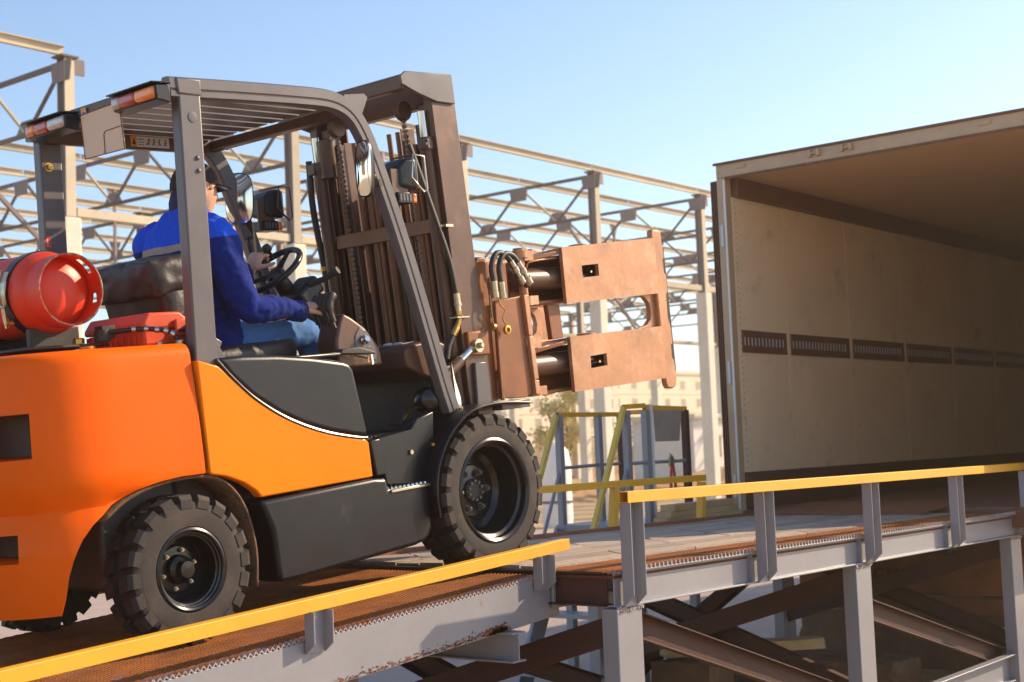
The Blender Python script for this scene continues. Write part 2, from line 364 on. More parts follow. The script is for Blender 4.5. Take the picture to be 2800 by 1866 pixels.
for x in LEGX:
    pbuild(MB().sect((x-.02, 3.66, 1.0), (x-.02, 5.36, .47), BR), 'cross_brace', 'primer', bevel=.002)
    pbuild(MB().sect((x+.05, 5.36, .95), (x+.05, 3.66, .35), BR), 'cross_brace', 'primer', bevel=.002)
pbuild(MB().sect((7.95, 3.62, .19), (10.4, 3.62, .19), C_SEC(.06, .18, .009)), 'sill_beam', 'steel_grey', bevel=.003)
pbuild(MB().sect((5.3, 5.36, .12), (9.9, 5.36, .12), C_SEC(.06, .14, .008)), 'sill_beam', 'primer')
# deck planks with slanted butt joints, a few mm gaps
rows = 9; y0, y1 = 3.985, 5.40; rw = (y1-y0)/rows
for r in range(rows):
    ya, yb = y0+r*rw+.0045, y0+(r+1)*rw-.0045; xs = 5.12
    xe = [5.12]+[x for x in [4.55+.62*k+.83*((ya+yb)/2-4.0) for k in range(14)] if 5.3 < x < 9.7]+[9.86]
    for i in range(len(xe)-1):
        sl = .83*(yb-ya)/2; a, b = xe[i]+.006, xe[i+1]-.006
        la = 0 if i == 0 else sl; lb = 0 if i == len(xe)-2 else sl
        dz = random.uniform(-.003, .003); tw = random.uniform(-.002, .002)
        top = [(a-la, ya, DZ(a)+dz+tw), (b-lb, ya, DZ(b)+dz-tw), (b+lb, yb, DZ(b)+dz), (a+la, yb, DZ(a)+dz)]
        mb = MB().prism(top, (0, 0, -.03)); pbuild(mb, 'plank', 'wood_deck')
pbuild(MB().prism([(5.1, 5.405, DZ(5.1)+.022), (9.88, 5.405, DZ(9.9)+.022), (9.88, 5.452, DZ(9.9)+.022), (5.1, 5.452, DZ(5.1)+.022)], (0, 0, -.05)), 'edge_angle', 'rust_edge', bevel=.003)
pbuild(MB().prism([(5.1, 3.6, DZ(5.1)-.032), (9.9, 3.6, DZ(9.9)-.032), (9.9, 5.4, DZ(9.9)-.032), (5.1, 5.4, DZ(5.1)-.032)], (0, 0, -.012)), 'deck_plate', 'rust_plate')
pbuild(MB().prism([(9.55, 4.1, DZ(9.55)+.012), (10.35, 4.1, 1.30), (10.35, 5.35, 1.30), (9.55, 5.35, DZ(9.55)+.012)], (0, 0, -.01)), 'bridge_plate', 'rust_edge', bevel=.002)
# expanded metal: strands of a diamond mesh with a raised, cut edge
def expanded(x0, x1, ya, yb, zf, px, py, w_, t_):
    mb = MB(); nx = int((x1-x0)/px); ny = int((yb-ya)/py); vs = []; fs = []
    def strand(p, q):
        b = len(vs); d = nrm(q-p); si = nrm(np.cross(d, (0, 0, 1)))*w_/2; u = V(0, 0, t_)
        for e, k in ((p, 0), (q, 0)):
            vs.extend([e-si, e+si, e+si*.7+u+si*.8, e-si*.7+u+si*.8])
        fs.extend([(b+0, b+1, b+5, b+4), (b+1, b+2, b+6, b+5), (b+2, b+3, b+7, b+6), (b+3, b+0, b+4, b+7), (b, b+3, b+2, b+1), (b+4, b+5, b+6, b+7)])
    for j in range(ny):
        for i in range(nx):
            xc = x0+(i+(j % 2)*.5)*px; y_ = ya+j*py
            a = V(xc, y_, zf(xc)); strand(a, V(xc+px/2, y_+py, zf(xc+px/2))); strand(a, V(xc-px/2, y_+py, zf(xc-px/2)))
    return mb.add(vs, fs)
o = pbuild(expanded(5.12, 9.92, 3.573, 3.98, lambda x: DZ(x)-.018, .05, .0115, .005, .009), 'mesh_strip', 'rust_mesh'); tag(o, kind='stuff')
mb = MB()
for i in range(int(4.7/.034)):
    x = 5.24+i*.034
    if any(abs(x-p) < .06 for p in posts): continue
    mb.box((x, 3.572, DZ(x)-.004), (.007, .012, .017))
o = pbuild(mb, 'mesh_edge', 'steel_rusty_edge'); tag(o, kind='stuff')

# ------------------------------------------------------------------ ramp
RZ = lambda x: 1.252+.0735*(x-5.1)
ramp = empty('ramp', (5.1, 3.95, 0)); tag(ramp, 'sloping grey steel ramp with rusty mesh tread and low yellow kerb rail under the forklift', 'ramp')
def rbuild(mb, name, mat, **k):
    mb.v = [(a-5.1, b-3.95, c) for a, b, c in mb.v]; return mb.build(name, mat, ramp, **k)
for y in (3.955, 5.40):
    rbuild(MB().prism([(5.165, y, RZ(5.165)-.016), (-9.5, y, RZ(-9.5)-.016), (-9.5, y, .0), (-9.3, y, .0), (-7.2, y, RZ(-7.2)-.2), (5.165, y, RZ(5.165)-.205)], (0, .012, 0)), 'side_girder', 'steel_grey', bevel=.0015)
rb = random.Random(3); mb = MB()
for i in range(420):
    u_ = rb.random(); x = 4.75-1.3*u_**1.4+rb.gauss(0, .02); dz = abs(rb.gauss(0, .014))*(1-u_*.5)
    s = rb.uniform(.002, .006); mb.box((x, 3.9535, RZ(x)-.20+dz), (s*1.6, .0022, s))
for i in range(240):
    x = 4.72+rb.gauss(0, .035); z = RZ(x)-.198+abs(rb.gauss(0, .012)); s = rb.uniform(.003, .009); mb.box((x, 3.951, z), (s*1.4, .008, s))
o = rbuild(mb, 'rust_blister', 'rust_edge'); tag(o, kind='stuff')
rbuild(MB().prism([(5.09, 3.98, RZ(5.09)-.026), (-9.4, 3.98, RZ(-9.4)-.026), (-9.4, 5.40, RZ(-9.4)-.026), (5.09, 5.40, RZ(5.09)-.026)], (0, 0, -.01)), 'tread_plate', 'rust_plate')
o = rbuild(expanded(1.6, 5.08, 3.957, 5.40, lambda x: RZ(x)-.013, .046, .0105, .005, .008), 'tread_mesh', 'rust_mesh'); tag(o, kind='stuff')
mb = MB()
for i in range(int(4.2/.026)):
    x = .9+i*.026; mb.prism([(x, 3.952, RZ(x)-.014), (x+.013, 3.952, RZ(x)+.001), (x+.026, 3.952, RZ(x)-.014), (x+.020, 3.952, RZ(x)-.014), (x+.013, 3.952, RZ(x)-.006), (x+.006, 3.952, RZ(x)-.014)], (-.001, .022, .002))
o = rbuild(mb, 'mesh_edge', 'steel_rusty_edge'); tag(o, kind='stuff')
KZ = lambda x: 1.365+.066*(x-5.22)
tube_rail((5.225, 3.95, KZ(5.225)), (-6, 3.95, KZ(-6)), .05, 'kerb_rail', 'yellow', ramp, (5.1, 3.95, 0))
tube_rail((5.0, 5.42, KZ(5.0)), (-6, 5.42, KZ(-6)), .05, 'kerb_rail', 'yellow', ramp, (5.1, 3.95, 0))
for x in (5.03, 3.665, 2.3, .93, -.44):
    z1 = KZ(x)-.024; z0 = z1-.155; yb, yf, t, hw = 3.951, 3.90, .006, .05
    mb = MB().bb(x-hw, x+hw, yb-t, yb, z0, z1)
    for s_ in (-1, 1):
        xs = x+s_*(hw-t/2); mb.prism([(xs-t/2, yb-t, z0), (xs-t/2, yf, z0+.035), (xs-t/2, yf, z1), (xs-t/2, yb-t, z1)], (t, 0, 0))
    rbuild(mb, 'kerb_post', 'steel_grey', bevel=.0015)
rbuild(MB().bb(5.10, 5.20, 3.935, 3.949, 1.088, 1.235), 'splice_plate', 'steel_grey', bevel=.002)
rbuild(MB().hexnut((5.165, 3.935, 1.155), (0, -1, 0), .022, .018).lathe([(.013, .018), (.013, .03), (.009, .033)], (5.165, 3.935, 1.155), (0, -1, 0), 12), 'bolt', 'zinc', smooth=30)
for x in (4.80, 2.6, .4, -1.8, -4):
    zt = RZ(x)-.207; rbuild(MB().sect((x, 3.90, zt-.065), (x, 5.42, zt-.065), I_SEC(.09, .128, .008, .007)), 'cross_beam', 'steel_grey', bevel=.0015)
    for y in (4.05, 5.3):
        if zt > .3 and x < 4: rbuild(MB().bb(x-.06, x+.06, y-.06, y+.06, 0, zt-.13), 'leg', 'primer', bevel=.003)
for x in (4.5, 4.15): rbuild(MB().bb(x-.06, x+.06, 5.2, 5.3, 0, RZ(x)-.21), 'leg', 'primer', bevel=.003)
rbuild(MB().sect((4.9, 5.25, .95), (2.4, 5.25, .2), BR), 'brace', 'primer')

# ------------------------------------------------------------------ access stairs beyond the platform
st = empty('access_stairs', (8.74, 6.0, 0)); tag(st, 'grey access stairs with yellow handrails behind the loading platform', 'stairs')
def sb(mb, name, mat, **k):
    mb.v = [(a-8.74, b-6.0, c) for a, b, c in mb.v]; return mb.build(name, mat, st, **k)
sb(MB().bb(8.70, 9.62, 5.52, 6.66, 1.17, 1.22), 'landing', 'steel_grey', bevel=.003)
def hrail(p, q, mat='yellow'): sb(sq_tube(p, q, .036), 'handrail', mat, bevel=.003)
hrail((8.72, 6.0, 2.09), (8.985, 6.0, 2.10)); hrail((8.99, 6.0, 2.085), (9.57, 6.0, 2.075)); hrail((8.72, 6.62, 2.06), (9.6, 6.62, 2.06)); hrail((9.57, 6.03, 2.07), (9.57, 6.62, 2.07))
hrail((8.72, 6.0, 2.09), (8.24, 6.0, 1.15), 'yellow_pale'); hrail((8.70, 6.62, 2.05), (8.24, 6.62, 1.13), 'yellow_pale')
for x, y in ((8.745, 6.0), (9.0, 6.0), (9.56, 6.0), (8.735, 6.62), (9.25, 6.62), (9.57, 6.62)):
    sb(MB().bb(x-.025, x+.025, y-.025, y+.025, 1.18, 2.06 if y > 6.3 else 2.065), 'handrail_post', 'steel_grey' if x < 9.5 else 'primer', bevel=.002)
sb(MB().bb(9.03, 9.055, 5.965, 6.02, 1.2, 2.11), 'handrail_post', 'white_paint', bevel=.002)
for p, q in (((8.735, 6.62, 1.65), (9.25, 6.62, 1.66)), ((9.25, 6.62, 1.66), (9.57, 6.62, 1.66)), ((8.745, 6.0, 1.67), (9.56, 6.0, 1.67)), ((8.735, 6.62, 1.65), (8.45, 6.62, 1.07)), ((8.745, 6.0, 1.67), (8.42, 6.0, 1.02))):
    sb(MB().tube([p, q], .014, 10), 'mid_rail', 'steel_grey', smooth=40)
for y in (6.0, 6.62): sb(MB().bar((8.72, y, 1.17), (8.14, y, .0), .03, .16), 'stringer', 'steel_grey', bevel=.002)
for k in range(5):
    z = 1.0-.2*k; x = 8.62-.1*k; sb(MB().bb(x-.1, x+.1, 6.02, 6.60, z-.03, z), 'tread', 'steel_grey')
for x, y in ((8.8, 5.98), (9.55, 5.98), (8.8, 6.62), (9.55, 6.62)): sb(MB().bb(x-.03, x+.03, y-.03, y+.03, 0, 1.17), 'leg', 'steel_grey')
pn = MB().prism([(9.085, 5.985, 2.065), (9.47, 5.985, 2.065), (9.42, 5.985, 1.825), (9.095, 5.985, 1.825)], (0, -.015, 0)).build('notice_board', 'pale_metal', bevel=.003)
MATS['notice_grey'] = M('notice_grey', (.34, .28, .25), .6); pn.data.materials[0] = MATS['notice_grey']
tag(pn, 'blank grey board hanging from the yellow handrail behind the platform', 'board')
# red-handled bolt cutters hanging from the mid rail
bc = empty('bolt_cutter', (9.30, 5.97, 1.5)); tag(bc, 'red handled bolt cutter hanging on the stair rail below the grey board', 'tool')
for s_ in (-1, 1):
    MB().tube([(s_*.012, 0, .14), (s_*.03, 0, .03), (s_*.035, 0, -.12)], [.011, .014, .012], 8, flat=.6).build('handle', 'glove_red', bc, smooth=40)
MB().prism([(-.03, 0, .13), (.03, 0, .13), (.035, 0, .19), (.0, 0, .225), (-.035, 0, .19)], (0, .02, 0)).build('jaw', 'zinc', bc, bevel=.003)
MB().tube([(.0, .01, .20), (.0, .02, .235)], .006, 6).build('hook', 'zinc', bc)

# ------------------------------------------------------------------ trailer
tr = empty('trailer', (9.9, 4.5, 0)); tag(tr, 'long box trailer with open rear end backed up to the platform', 'trailer')
def tb(mb, name, mat, parent=None, **k):
    mb.v = [(a-9.9, b-4.5, c) for a, b, c in mb.v]; return mb.build(name, mat, parent or tr, **k)
TX1 = 23.4; YL, YR, ZF, ZC = 5.74, 3.24, 1.27, 3.93
tb(MB().bb(9.98, TX1, YR, YL, ZF-.05, ZF), 'floor', 'trailer_floor')
tb(MB().bb(9.97, TX1, YR-.05, YL+.05, ZC+.002, ZC+.085), 'roof', 'trailer_roof')
tb(MB().bb(9.97, TX1, YR-.045, YR, ZF-.12, ZC), 'side_wall', 'trailer_wall')
lw = tb(MB().bb(9.97, TX1, YL+.012, YL+.045, ZF-.12, ZC), 'side_wall', 'trailer_wall')
tb(MB().bb(TX1, TX1+.05, YR, YL, ZF, ZC), 'front_wall', 'trailer_wall')
seams = [9.985, 10.82, 12.01, 13.20, 14.38, 15.56, 16.74, 17.92, 19.1, 20.28, 21.46, TX1]
for a, b in zip(seams[:-1], seams[1:]):
    tb(MB().bb(a+.003, b-.003, YL-.008, YL+.012, ZF+.285, ZC-.155), 'wall_panel', 'trailer_wall', bevel=.002)
tb(MB().bb(9.99, TX1, YL-.030, YL+.012, ZF, ZF+.283), 'kick_strip', 'kick', bevel=.004)
tb(MB().bb(10.02, TX1, YL-.055, YL+.012, ZC-.153, ZC), 'cove_rail', 'rail_track', bevel=.004)
for a, b in zip(seams[:-1], seams[1:]):
    a2 = a+.04 if a > 10 else a+.055
    rt = tb(MB().bb(a2, b-.04, YL-.020, YL-.009, 2.515, 2.695), 'lashing_rail', 'rail_track', bevel=.003)
    mb = MB(); n = int((b-a2-.06)/.058)
    for i in range(n): mb.box((a2+.03+i*.058, YL-.021, 2.605), (.010, .006, .066))
    tag(tb(mb, 'slot_row', 'pale_metal', rt), kind='stuff')
mb = MB()
for i in range(46): mb.lathe([(.008, 0), (.006, .004), (.001, .006)], (10.035, YL-.008, ZF+.32+i*.05), (0, -1, 0), 6)
for i in range(24): mb.lathe([(.006, 0), (.004, .003), (.001, .004)], (10.10, YL-.008, ZF+.34+i*.098), (0, -1, 0), 6)
o = tb(mb, 'rivet_row', 'trailer_frame'); tag(o, kind='stuff')
# rear frame
tb(MB().prism([(9.90, YL+.07, ZC+.105), (9.90, YR-.07, ZC+.105), (9.90, YR-.07, ZC-.01), (9.90, YL+.07, ZC-.01)], (.09, 0, 0)), 'header', 'trailer_frame', bevel=.006)
tb(MB().bb(9.885, 9.905, YR-.08, YL+.09, ZC+.095, ZC+.115), 'rain_gutter', 'trailer_rubber', bevel=.003)
tb(MB().bb(9.893, 9.90, YR, YL-.01, ZC-.022, ZC-.006), 'seal', 'trailer_rubber')
for y in (YL-.008, YR-.07): 
    tb(MB().bb(9.90, 9.985, y, y+.078, ZF-.25, ZC-.011), 'corner_post', 'trailer_frame', bevel=.005)
    tb(MB().bb(9.893, 9.90, y+(.0 if y > 4 else .06), y+(.016 if y > 4 else .078), ZF, ZC-.03), 'seal', 'white_paint')
for z in (3.45, 2.35, 1.45): tb(MB().bb(9.885, 9.90, YL+.02, YL+.045, z-.09, z+.09), 'hinge', 'pale_metal', bevel=.003)
for y, dy in ((4.93, .05), (4.66, .05)):
    for s_ in (-1, 1): tb(MB().bb(9.865, 9.90, y+s_*.035-.012, y+s_*.035+.012, ZC+.03, ZC+.085), 'lock_keeper', 'trailer_frame', bevel=.004)
    tb(MB().tube([(9.88, y-.035, ZC+.058), (9.88, y+.035, ZC+.058)], .01, 8), 'lock_keeper', 'trailer_frame', smooth=40)
for y in (5.58, 3.6): tb(MB().bb(9.89, 9.90, y-.045, y+.045, ZC+.045, ZC+.075), 'marker_lamp', 'trailer_frame', bevel=.003)
# left door folded back along the side, with rubber seal ribs on its edge
dr = tb(MB().bb(9.955, 11.2, YL+.078, YL+.150, ZF+.01, ZC-.015), 'door', 'trailer_frame', bevel=.004)
for k in range(4): tb(MB().bb(9.935, 9.956, YL+.080+k*.019, YL+.092+k*.019, ZF+.01, ZC-.02), 'door_seal', 'trailer_rubber', dr, bevel=.003)
tb(MB().bb(9.92, 9.955, YL+.05, YL+.078, 1.25, 1.42), 'door_hinge', 'trailer_frame', dr, bevel=.004)
tb(MB().bb(9.92, 10.0, YR-.05, YL+.05, ZF-.14, ZF-.02), 'rear_sill', 'trailer_rubber', bevel=.004)
# chassis, underrun bar, wheels
for y in (5.0, 4.0): tb(MB().bb(10.3, TX1, y-.06, y+.06, .86, 1.19), 'chassis_beam', 'trailer_rubber')
for x in np.arange(10.4, 23, 1.2): tb(MB().bb(x-.03, x+.03, YR, YL, 1.10, 1.215), 'floor_bearer', 'trailer_rubber')
tb(MB().bb(10.36, 10.40, 3.5, 5.5, .60, .90), 'underrun_board', 'rust_edge', bevel=.004)
tb(MB().bb(10.34, 10.46, 3.35, 5.6, .47, .58), 'underrun_bar', 'rust_edge', bevel=.008)
for y in (5.2, 3.75): tb(MB().bb(10.42, 10.5, y-.05, y+.05, .5, 1.1), 'underrun_hanger', 'trailer_rubber')
def lettering(body, size, mw, mat, parent, ext=.002, space=1.):
    tx = bpy.data.curves.new('tmp', 'FONT'); tx.body = body; tx.size = size; tx.extrude = ext; tx.space_character = space
    to = bpy.data.objects.new('tmp', tx); COL.objects.link(to); bpy.context.view_layer.update()
    me = bpy.data.meshes.new_from_object(to.evaluated_get(bpy.context.evaluated_depsgraph_get())); bpy.data.objects.remove(to); bpy.data.curves.remove(tx)
    me.transform(mw); me.materials.clear(); return link('lettering', me, mat, parent)
lettering('CHM', .15, Matrix.Translation((10.356-9.9, 4.87-4.5, .685)) @ Matrix(((0, 0, -1, 0), (-1, 0, 0, 0), (0, 1, 0, 0), (0, 0, 0, 1))), 'ink', tr, space=1.1)
tw0 = None
for x in (13.2, 14.5, 15.8):
    for y, s_ in ((5.55, 1), (3.45, -1)):
        mb = MB().lathe([(.28, 0), (.47, .01), (.51, .05), (.51, .26), (.47, .30), (.28, .31)], (x-9.9, y-s_*.31-4.5, .51), (0, s_, 0), 36)
        wo = mb.build('wheel', 'rubber', tr, smooth=35)
        MB().lathe([(.28, 0), (.27, .1), (.22, .12), (.1, .12), (.09, .2), (.01, .2)], (x-9.9, y-4.5, .51), (0, -s_, 0), 28).build('rim', 'pale_metal', wo, smooth=35)

# concrete blocks and sleepers lying under the platform end
def block(loc, size, rz, label, mat='block_concrete', name='concrete_block', seed=0):
    rng = np.random.RandomState(seed); mb = MB(); nx, ny, nz = 12, 5, 4; sx, sy, sz = size
    bm = bmesh.new(); bmesh.ops.create_cube(bm, size=1)
    bmesh.ops.subdivide_edges(bm, edges=bm.edges[:], cuts=7, use_grid_fill=True)
    for v in bm.verts:
        k = 1-.05*rng.rand()*(1 if sum(abs(abs(c)-.5) < 1e-4 for c in v.co) > 1 else .25)
        v.co = Vector((v.co.x*sx*k, v.co.y*sy*k, (v.co.z+.5)*sz*(1-.09*rng.rand()*(v.co.z > .45))))
    me = bpy.data.meshes.new(name); bm.to_mesh(me); bm.free()
    o = link(name, me, mat); o.location = loc; o.rotation_euler[2] = R(rz); tag(o, label, 'block' if 'block' in name else 'timber'); return o
block((9.15, 4.95, 0), (.5, 1.7, .30), 2, 'long rough concrete block lying under the platform deck', seed=1)
block((10.9, 4.4, 0), (.6, 2.6, .42), -3, 'stained concrete block under the trailer tail', seed=2)
block((8.0, 5.05, .0), (.5, .4, .42), 12, 'short broken concrete block beside the middle platform leg', seed=3)
block((8.3, 4.85, .42), (1.1, .16, .07), -42, 'sunlit timber offcut resting on the short broken block', 'yellow_pale', 'timber_offcut', seed=4).data.materials[0] = M('timber', (.52, .36, .18), .8, 0, .2, 5, .3, 40)
mound('gravel_heap', 6.6, 9.3, 4.1, 5.2, .10, 30, 12, 4)
# ------------------------------------------------------------------ steel building frame behind
bf = empty('steel_building_frame', (14.1, 21.1, 0)); tag(bf, 'unfinished flat-roofed steel building frame on pale concrete pillars behind the forklift', 'building')
BXS = [14.1+5.21*k for k in range(10)]; BYS = [21.1+2.4*k for k in range(11)]
OX, OY = 14.1, 21.1
def fb(mb, name, mat, parent=None, **k):
    mb.v = [(a-OX, b-OY, c) for a, b, c in mb.v]; return mb.build(name, mat, parent or bf, **k)
ZT, ZB = 8.80, 7.74
for i, x in enumerate(BXS):
    for y in (21.1, 33.1, 45.1):
        c = fb(MB().bb(x-.17, x+.17, y-.17, y+.17, 0, 6.08), 'concrete_pillar', 'concrete', bevel=.03)
        fb(MB().sect((x, y, 6.08), (x, y, 8.88), I_SEC(.19, .23, .02, .02), (0, 1, 0)), 'steel_column', 'column_steel')
        fb(MB().bb(x-.097, x+.097, y-.122, y-.1155, 6.1, 8.84), 'column_lit_face', 'beam_cream')  # thin cream sheet painting a sunlit side onto the dark column
        fb(MB().bb(x-.17, x+.17, y-.16, y+.16, 8.882, 8.915), 'cap_plate', 'beam_dark')
        fb(MB().bb(x+.10, x+.32, y-.10, y-.07, 8.60, 8.88), 'bracket', 'column_steel')
    far = i > 6
    fb(MB().bar((x, 21.25, ZT), (x, 45.0, ZT), .09, .075), 'top_chord', 'beam_dark')
    fb(MB().bar((x, 21.25, ZB), (x, 45.0, ZB), .08, .065), 'bottom_chord', 'beam_dark')
    for k in range(10):
        ya, yb = BYS[k], BYS[k+1]; ym = (ya+yb)/2
        fb(MB().bar((x, ya+.12, ZT-.08), (x, ym-.05, ZB+.05), .055, .05), 'diagonal', 'beam_dark')
        fb(MB().bar((x, ym+.05, ZB+.05), (x, yb-.12, ZT-.08), .055, .05), 'diagonal', 'beam_dark' if k % 2 else 'beam_cream')
        fb(MB().prism([(x-.01, ym-.34, ZB+.02), (x-.01, ym+.34, ZB+.02), (x-.01, ym+.16, ZB+.26), (x-.01, ym-.16, ZB+.26)], (.02, 0, 0)), 'gusset_plate', 'column_steel')
        fb(MB().prism([(x-.09, ya-.30, ZT+.02), (x-.09, ya+.32, ZT+.02), (x-.09, ya+.26, ZT-.34), (x-.09, ya-.24, ZT-.34)], (.02, 0, 0)), 'gusset_plate', 'column_steel')
for k, y in enumerate(BYS):
    for i in range(len(BXS)-1):
        z = 9.01
        if i == 0 and k < 3: continue
        fb(MB().sect((BXS[i]+.02, y, z), (BXS[i+1]-.02, y, z), C_SEC(.08, .17, .015)), 'purlin', 'beam_cream')
fb(MB().sect((7.5, 21.1, 9.01), (BXS[0]-.02, 21.1, 9.01), C_SEC(.08, .17, .015)), 'purlin', 'beam_cream')
for i in range(len(BXS)-1):
    for y in (21.1, 33.1, 45.1):
        fb(MB().bar((BXS[i]+.16, y, 6.2), (BXS[i+1]-.16, y, 6.2), .13, .15), 'crane_girder', 'beam_cream')
# hung struts, sway rods and wind braces between the frames
for i in range(len(BXS)-1):
    xm = (BXS[i]+BXS[i+1])/2
    for y in ((25.9, 38.0) if i % 2 == 0 else (30.7,)):
        fb(MB().bar((xm, y, 8.94), (xm, y, 6.3 if i % 2 else 7.6), .06, .06), 'hanger', 'column_steel')
        fb(MB().prism([(xm-.22, y, 8.92), (xm+.22, y, 8.92), (xm+.05, y, 8.5), (xm-.05, y, 8.5)], (0, .02, 0)), 'gusset_plate', 'column_steel')
    if i % 2 == 0:
        for y in (33.1,):
            fb(MB().bar((BXS[i]+.2, y, 6.45), (BXS[i+1]-.2, y, 8.75), .07, .07), 'wind_brace', 'beam_cream')
            fb(MB().bar((BXS[i]+.2, y+.12, 8.75), (BXS[i+1]-.2, y+.12, 6.45), .07, .07), 'wind_brace', 'beam_dark')
    if i in (0, 4):
        fb(MB().bar((BXS[i]+.1, 25.9, 8.7), (BXS[i]+3.6, 25.9, 5.6), .08, .08), 'wind_brace', 'column_steel')
    for y in ():
        fb(MB().bar((BXS[i], y, ZB-.1), (BXS[i+1], y, ZB-.1), .06, .06), 'bottom_tie', 'beam_cream')

# ------------------------------------------------------------------ far apartment block and greenery
def house(name, x0, x1, y, h, d, rows, cols, label):
    e = empty(name, (x0, y, 0)); tag(e, label, 'building')
    wl = MB().bb(0, x1-x0, 0, d, 0, h).build('wall', 'facade', e)
    MB().bb(-.4, x1-x0+.4, -.4, d+.4, h+.002, h+.5).build('roof', 'plaster_trim', e)
    MB().bb(-.05, x1-x0+.05, -.15, -.002, 0, 1.2).build('plinth', 'plaster_trim', e)
    sx = (x1-x0)/cols; sz = (h-1.6)/rows; wm = None
    for r in range(rows):
        MB().bb(0, x1-x0, -.10, -.002, 1.2+r*sz-.08, 1.2+r*sz+.08).build('floor_band', 'plaster_trim', e)
        for c in range(cols):
            x = (c+.5)*sx; z = 1.6+r*sz+.35*sz
            wd = MB().bb(x-.75, x+.75, -.06, -.003, z-.75, z+.85).build('window', 'plaster_trim', e)
            MB().bb(x-.62, x-.04, -.075, -.061, z-.62, z+.72).bb(x+.04, x+.62, -.075, -.061, z-.62, z+.72).build('pane', 'window_dark', wd)
    return e
house('apartment_block', 128, 176, 122, 15.5, 14, 5, 11, 'long cream apartment block with rows of small windows far behind the stairs')
house('apartment_block', 182, 240, 128, 13.5, 14, 4, 12, 'lower cream apartment block beside the trailer door in the distance')
def leafy(name, loc, h, rx, n, mat, label, seed, trunk=.1):
    rng = np.random.RandomState(seed); e = empty(name, loc); tag(e, label, 'bush' if h < 4 else 'tree')
    cl = [(rng.normal(0, rx*.42), rng.normal(0, rx*.42), h*(.35+.6*rng.rand())) for _ in range(14)]; vs = []; fs = []
    for i in range(n):
        c = cl[rng.randint(14)]; p = V(c)+rng.normal(0, rx*.17, 3); p[2] = max(.05, p[2]); s = h*.016*(1+rng.rand())
        a = nrm(rng.normal(size=3)); b = nrm(np.cross(a, rng.normal(size=3))); k = len(vs)
        vs += [p-a*s, p+b*s*.5, p+a*s, p-b*s*.5]; fs.append((k, k+1, k+2, k+3))
    MB().add(vs, fs).build('crown', mat, e)
    mb = MB()
    for c in cl[:7]: mb.tube([(0, 0, 0), (c[0]*.3, c[1]*.3, c[2]*.5), (c[0], c[1], c[2])], [trunk, trunk*.6, trunk*.25], 6)
    mb.build('trunk', 'bark', e, smooth=40); return e
leafy('tree', (60.5, 45.5, 0), 5.2, 1.5, 2600, 'bush_yellow', 'yellow green tree left of the stairs in the background', 3, .14)
leafy('bush', (66, 45, 0), 2.6, 2.2, 2000, 'bush', 'low green bush between the stair handrails in the background', 5, .06)
leafy('bush', (71, 47.5, 0), 3.2, 1.8, 1800, 'bush', 'rounded green bush in front of the far apartment block', 6, .06)
leafy('weed', (17.8, 13.6, 0), .45, .28, 500, 'bush', 'small green weed growing at the apron below the stair rail', 8, .008)
leafy('weed', (20.5, 13.2, 0), .7, .35, 600, 'bush_yellow', 'dry yellowish weed seen between the stair posts', 9, .01)
# white wrapped bale and shed among the earthworks
e = empty('wrapped_bale', (26.2, 20.0, 0)); tag(e, 'tall white wrapped bundle standing behind the front tyre', 'bundle')
MB().lathe([(.33, 0), (.36, .2), (.35, .9), (.36, 1.4), (.30, 1.75), (.12, 1.95), (.03, 1.98)], (0, 0, 0), (0, 0, 1), 20).build('wrap', 'white_paint', e, smooth=50)
MB().lathe([(.365, .55), (.375, .56), (.375, .60), (.365, .61)], (0, 0, 0), (0, 0, 1), 20, closed=True).build('strap', 'beam_dark', e)
e = empty('site_hut', (50, 31, 0)); tag(e, 'grey metal site hut in the background right of the grey board', 'hut')
MB().bb(0, 6, 0, 3, .2, 2.8).build('wall', 'pale_metal', e); MB().bb(-.2, 6.2, -.2, 3.2, 2.8, 3.0).build('roof', 'plaster_trim', e)
for x in (1.2, 4.2): MB().bb(x, x+.9, -.04, -.003, 1.2, 2.1).build('window', 'window_dark', e)
MB().bb(2.5, 3.3, -.04, -.003, .2, 2.2).build('door', 'beam_dark', e)
# loose planks stacked beside the deck end
for k in range(3):
    o = MB().bb(-.5, .5, -.06, .06, 0, .045).build('loose_plank', 'timber', bevel=.003); o.location = (9.25+.03*k, 5.72+.02*k, 1.222+.046*k); o.rotation_euler[2] = R(4*k-3)
    tag(o, ['bottom', 'middle', 'top'][k]+' plank of the small timber stack at the trailer door', 'plank', 'small timber stack at the trailer door')
# ------------------------------------------------------------------ forklift (local frame: x forward, y left, z up, origin on the ground under the front axle)
FPSI, FTH = R(-1.5), R(4.86)
fx = Vector((math.cos(FPSI)*math.cos(FTH), math.sin(FPSI)*math.cos(FTH), math.sin(FTH))); fy = Vector((-math.sin(FPSI), math.cos(FPSI), 0)); fz = fx.cross(fy)
FM = Matrix.Identity(4)
for i in range(3): FM[i][0], FM[i][1], FM[i][2] = fx[i], fy[i], fz[i]
FM.translation = Vector((5.124, 4.839, 1.267))
fk = empty('forklift', mat=FM); tag(fk, 'orange and black forklift truck with roll clamp driving up the ramp', 'forklift')
def B(mb, name, mat, parent=None, **k): return mb.build(name, mat, parent or fk, **k)

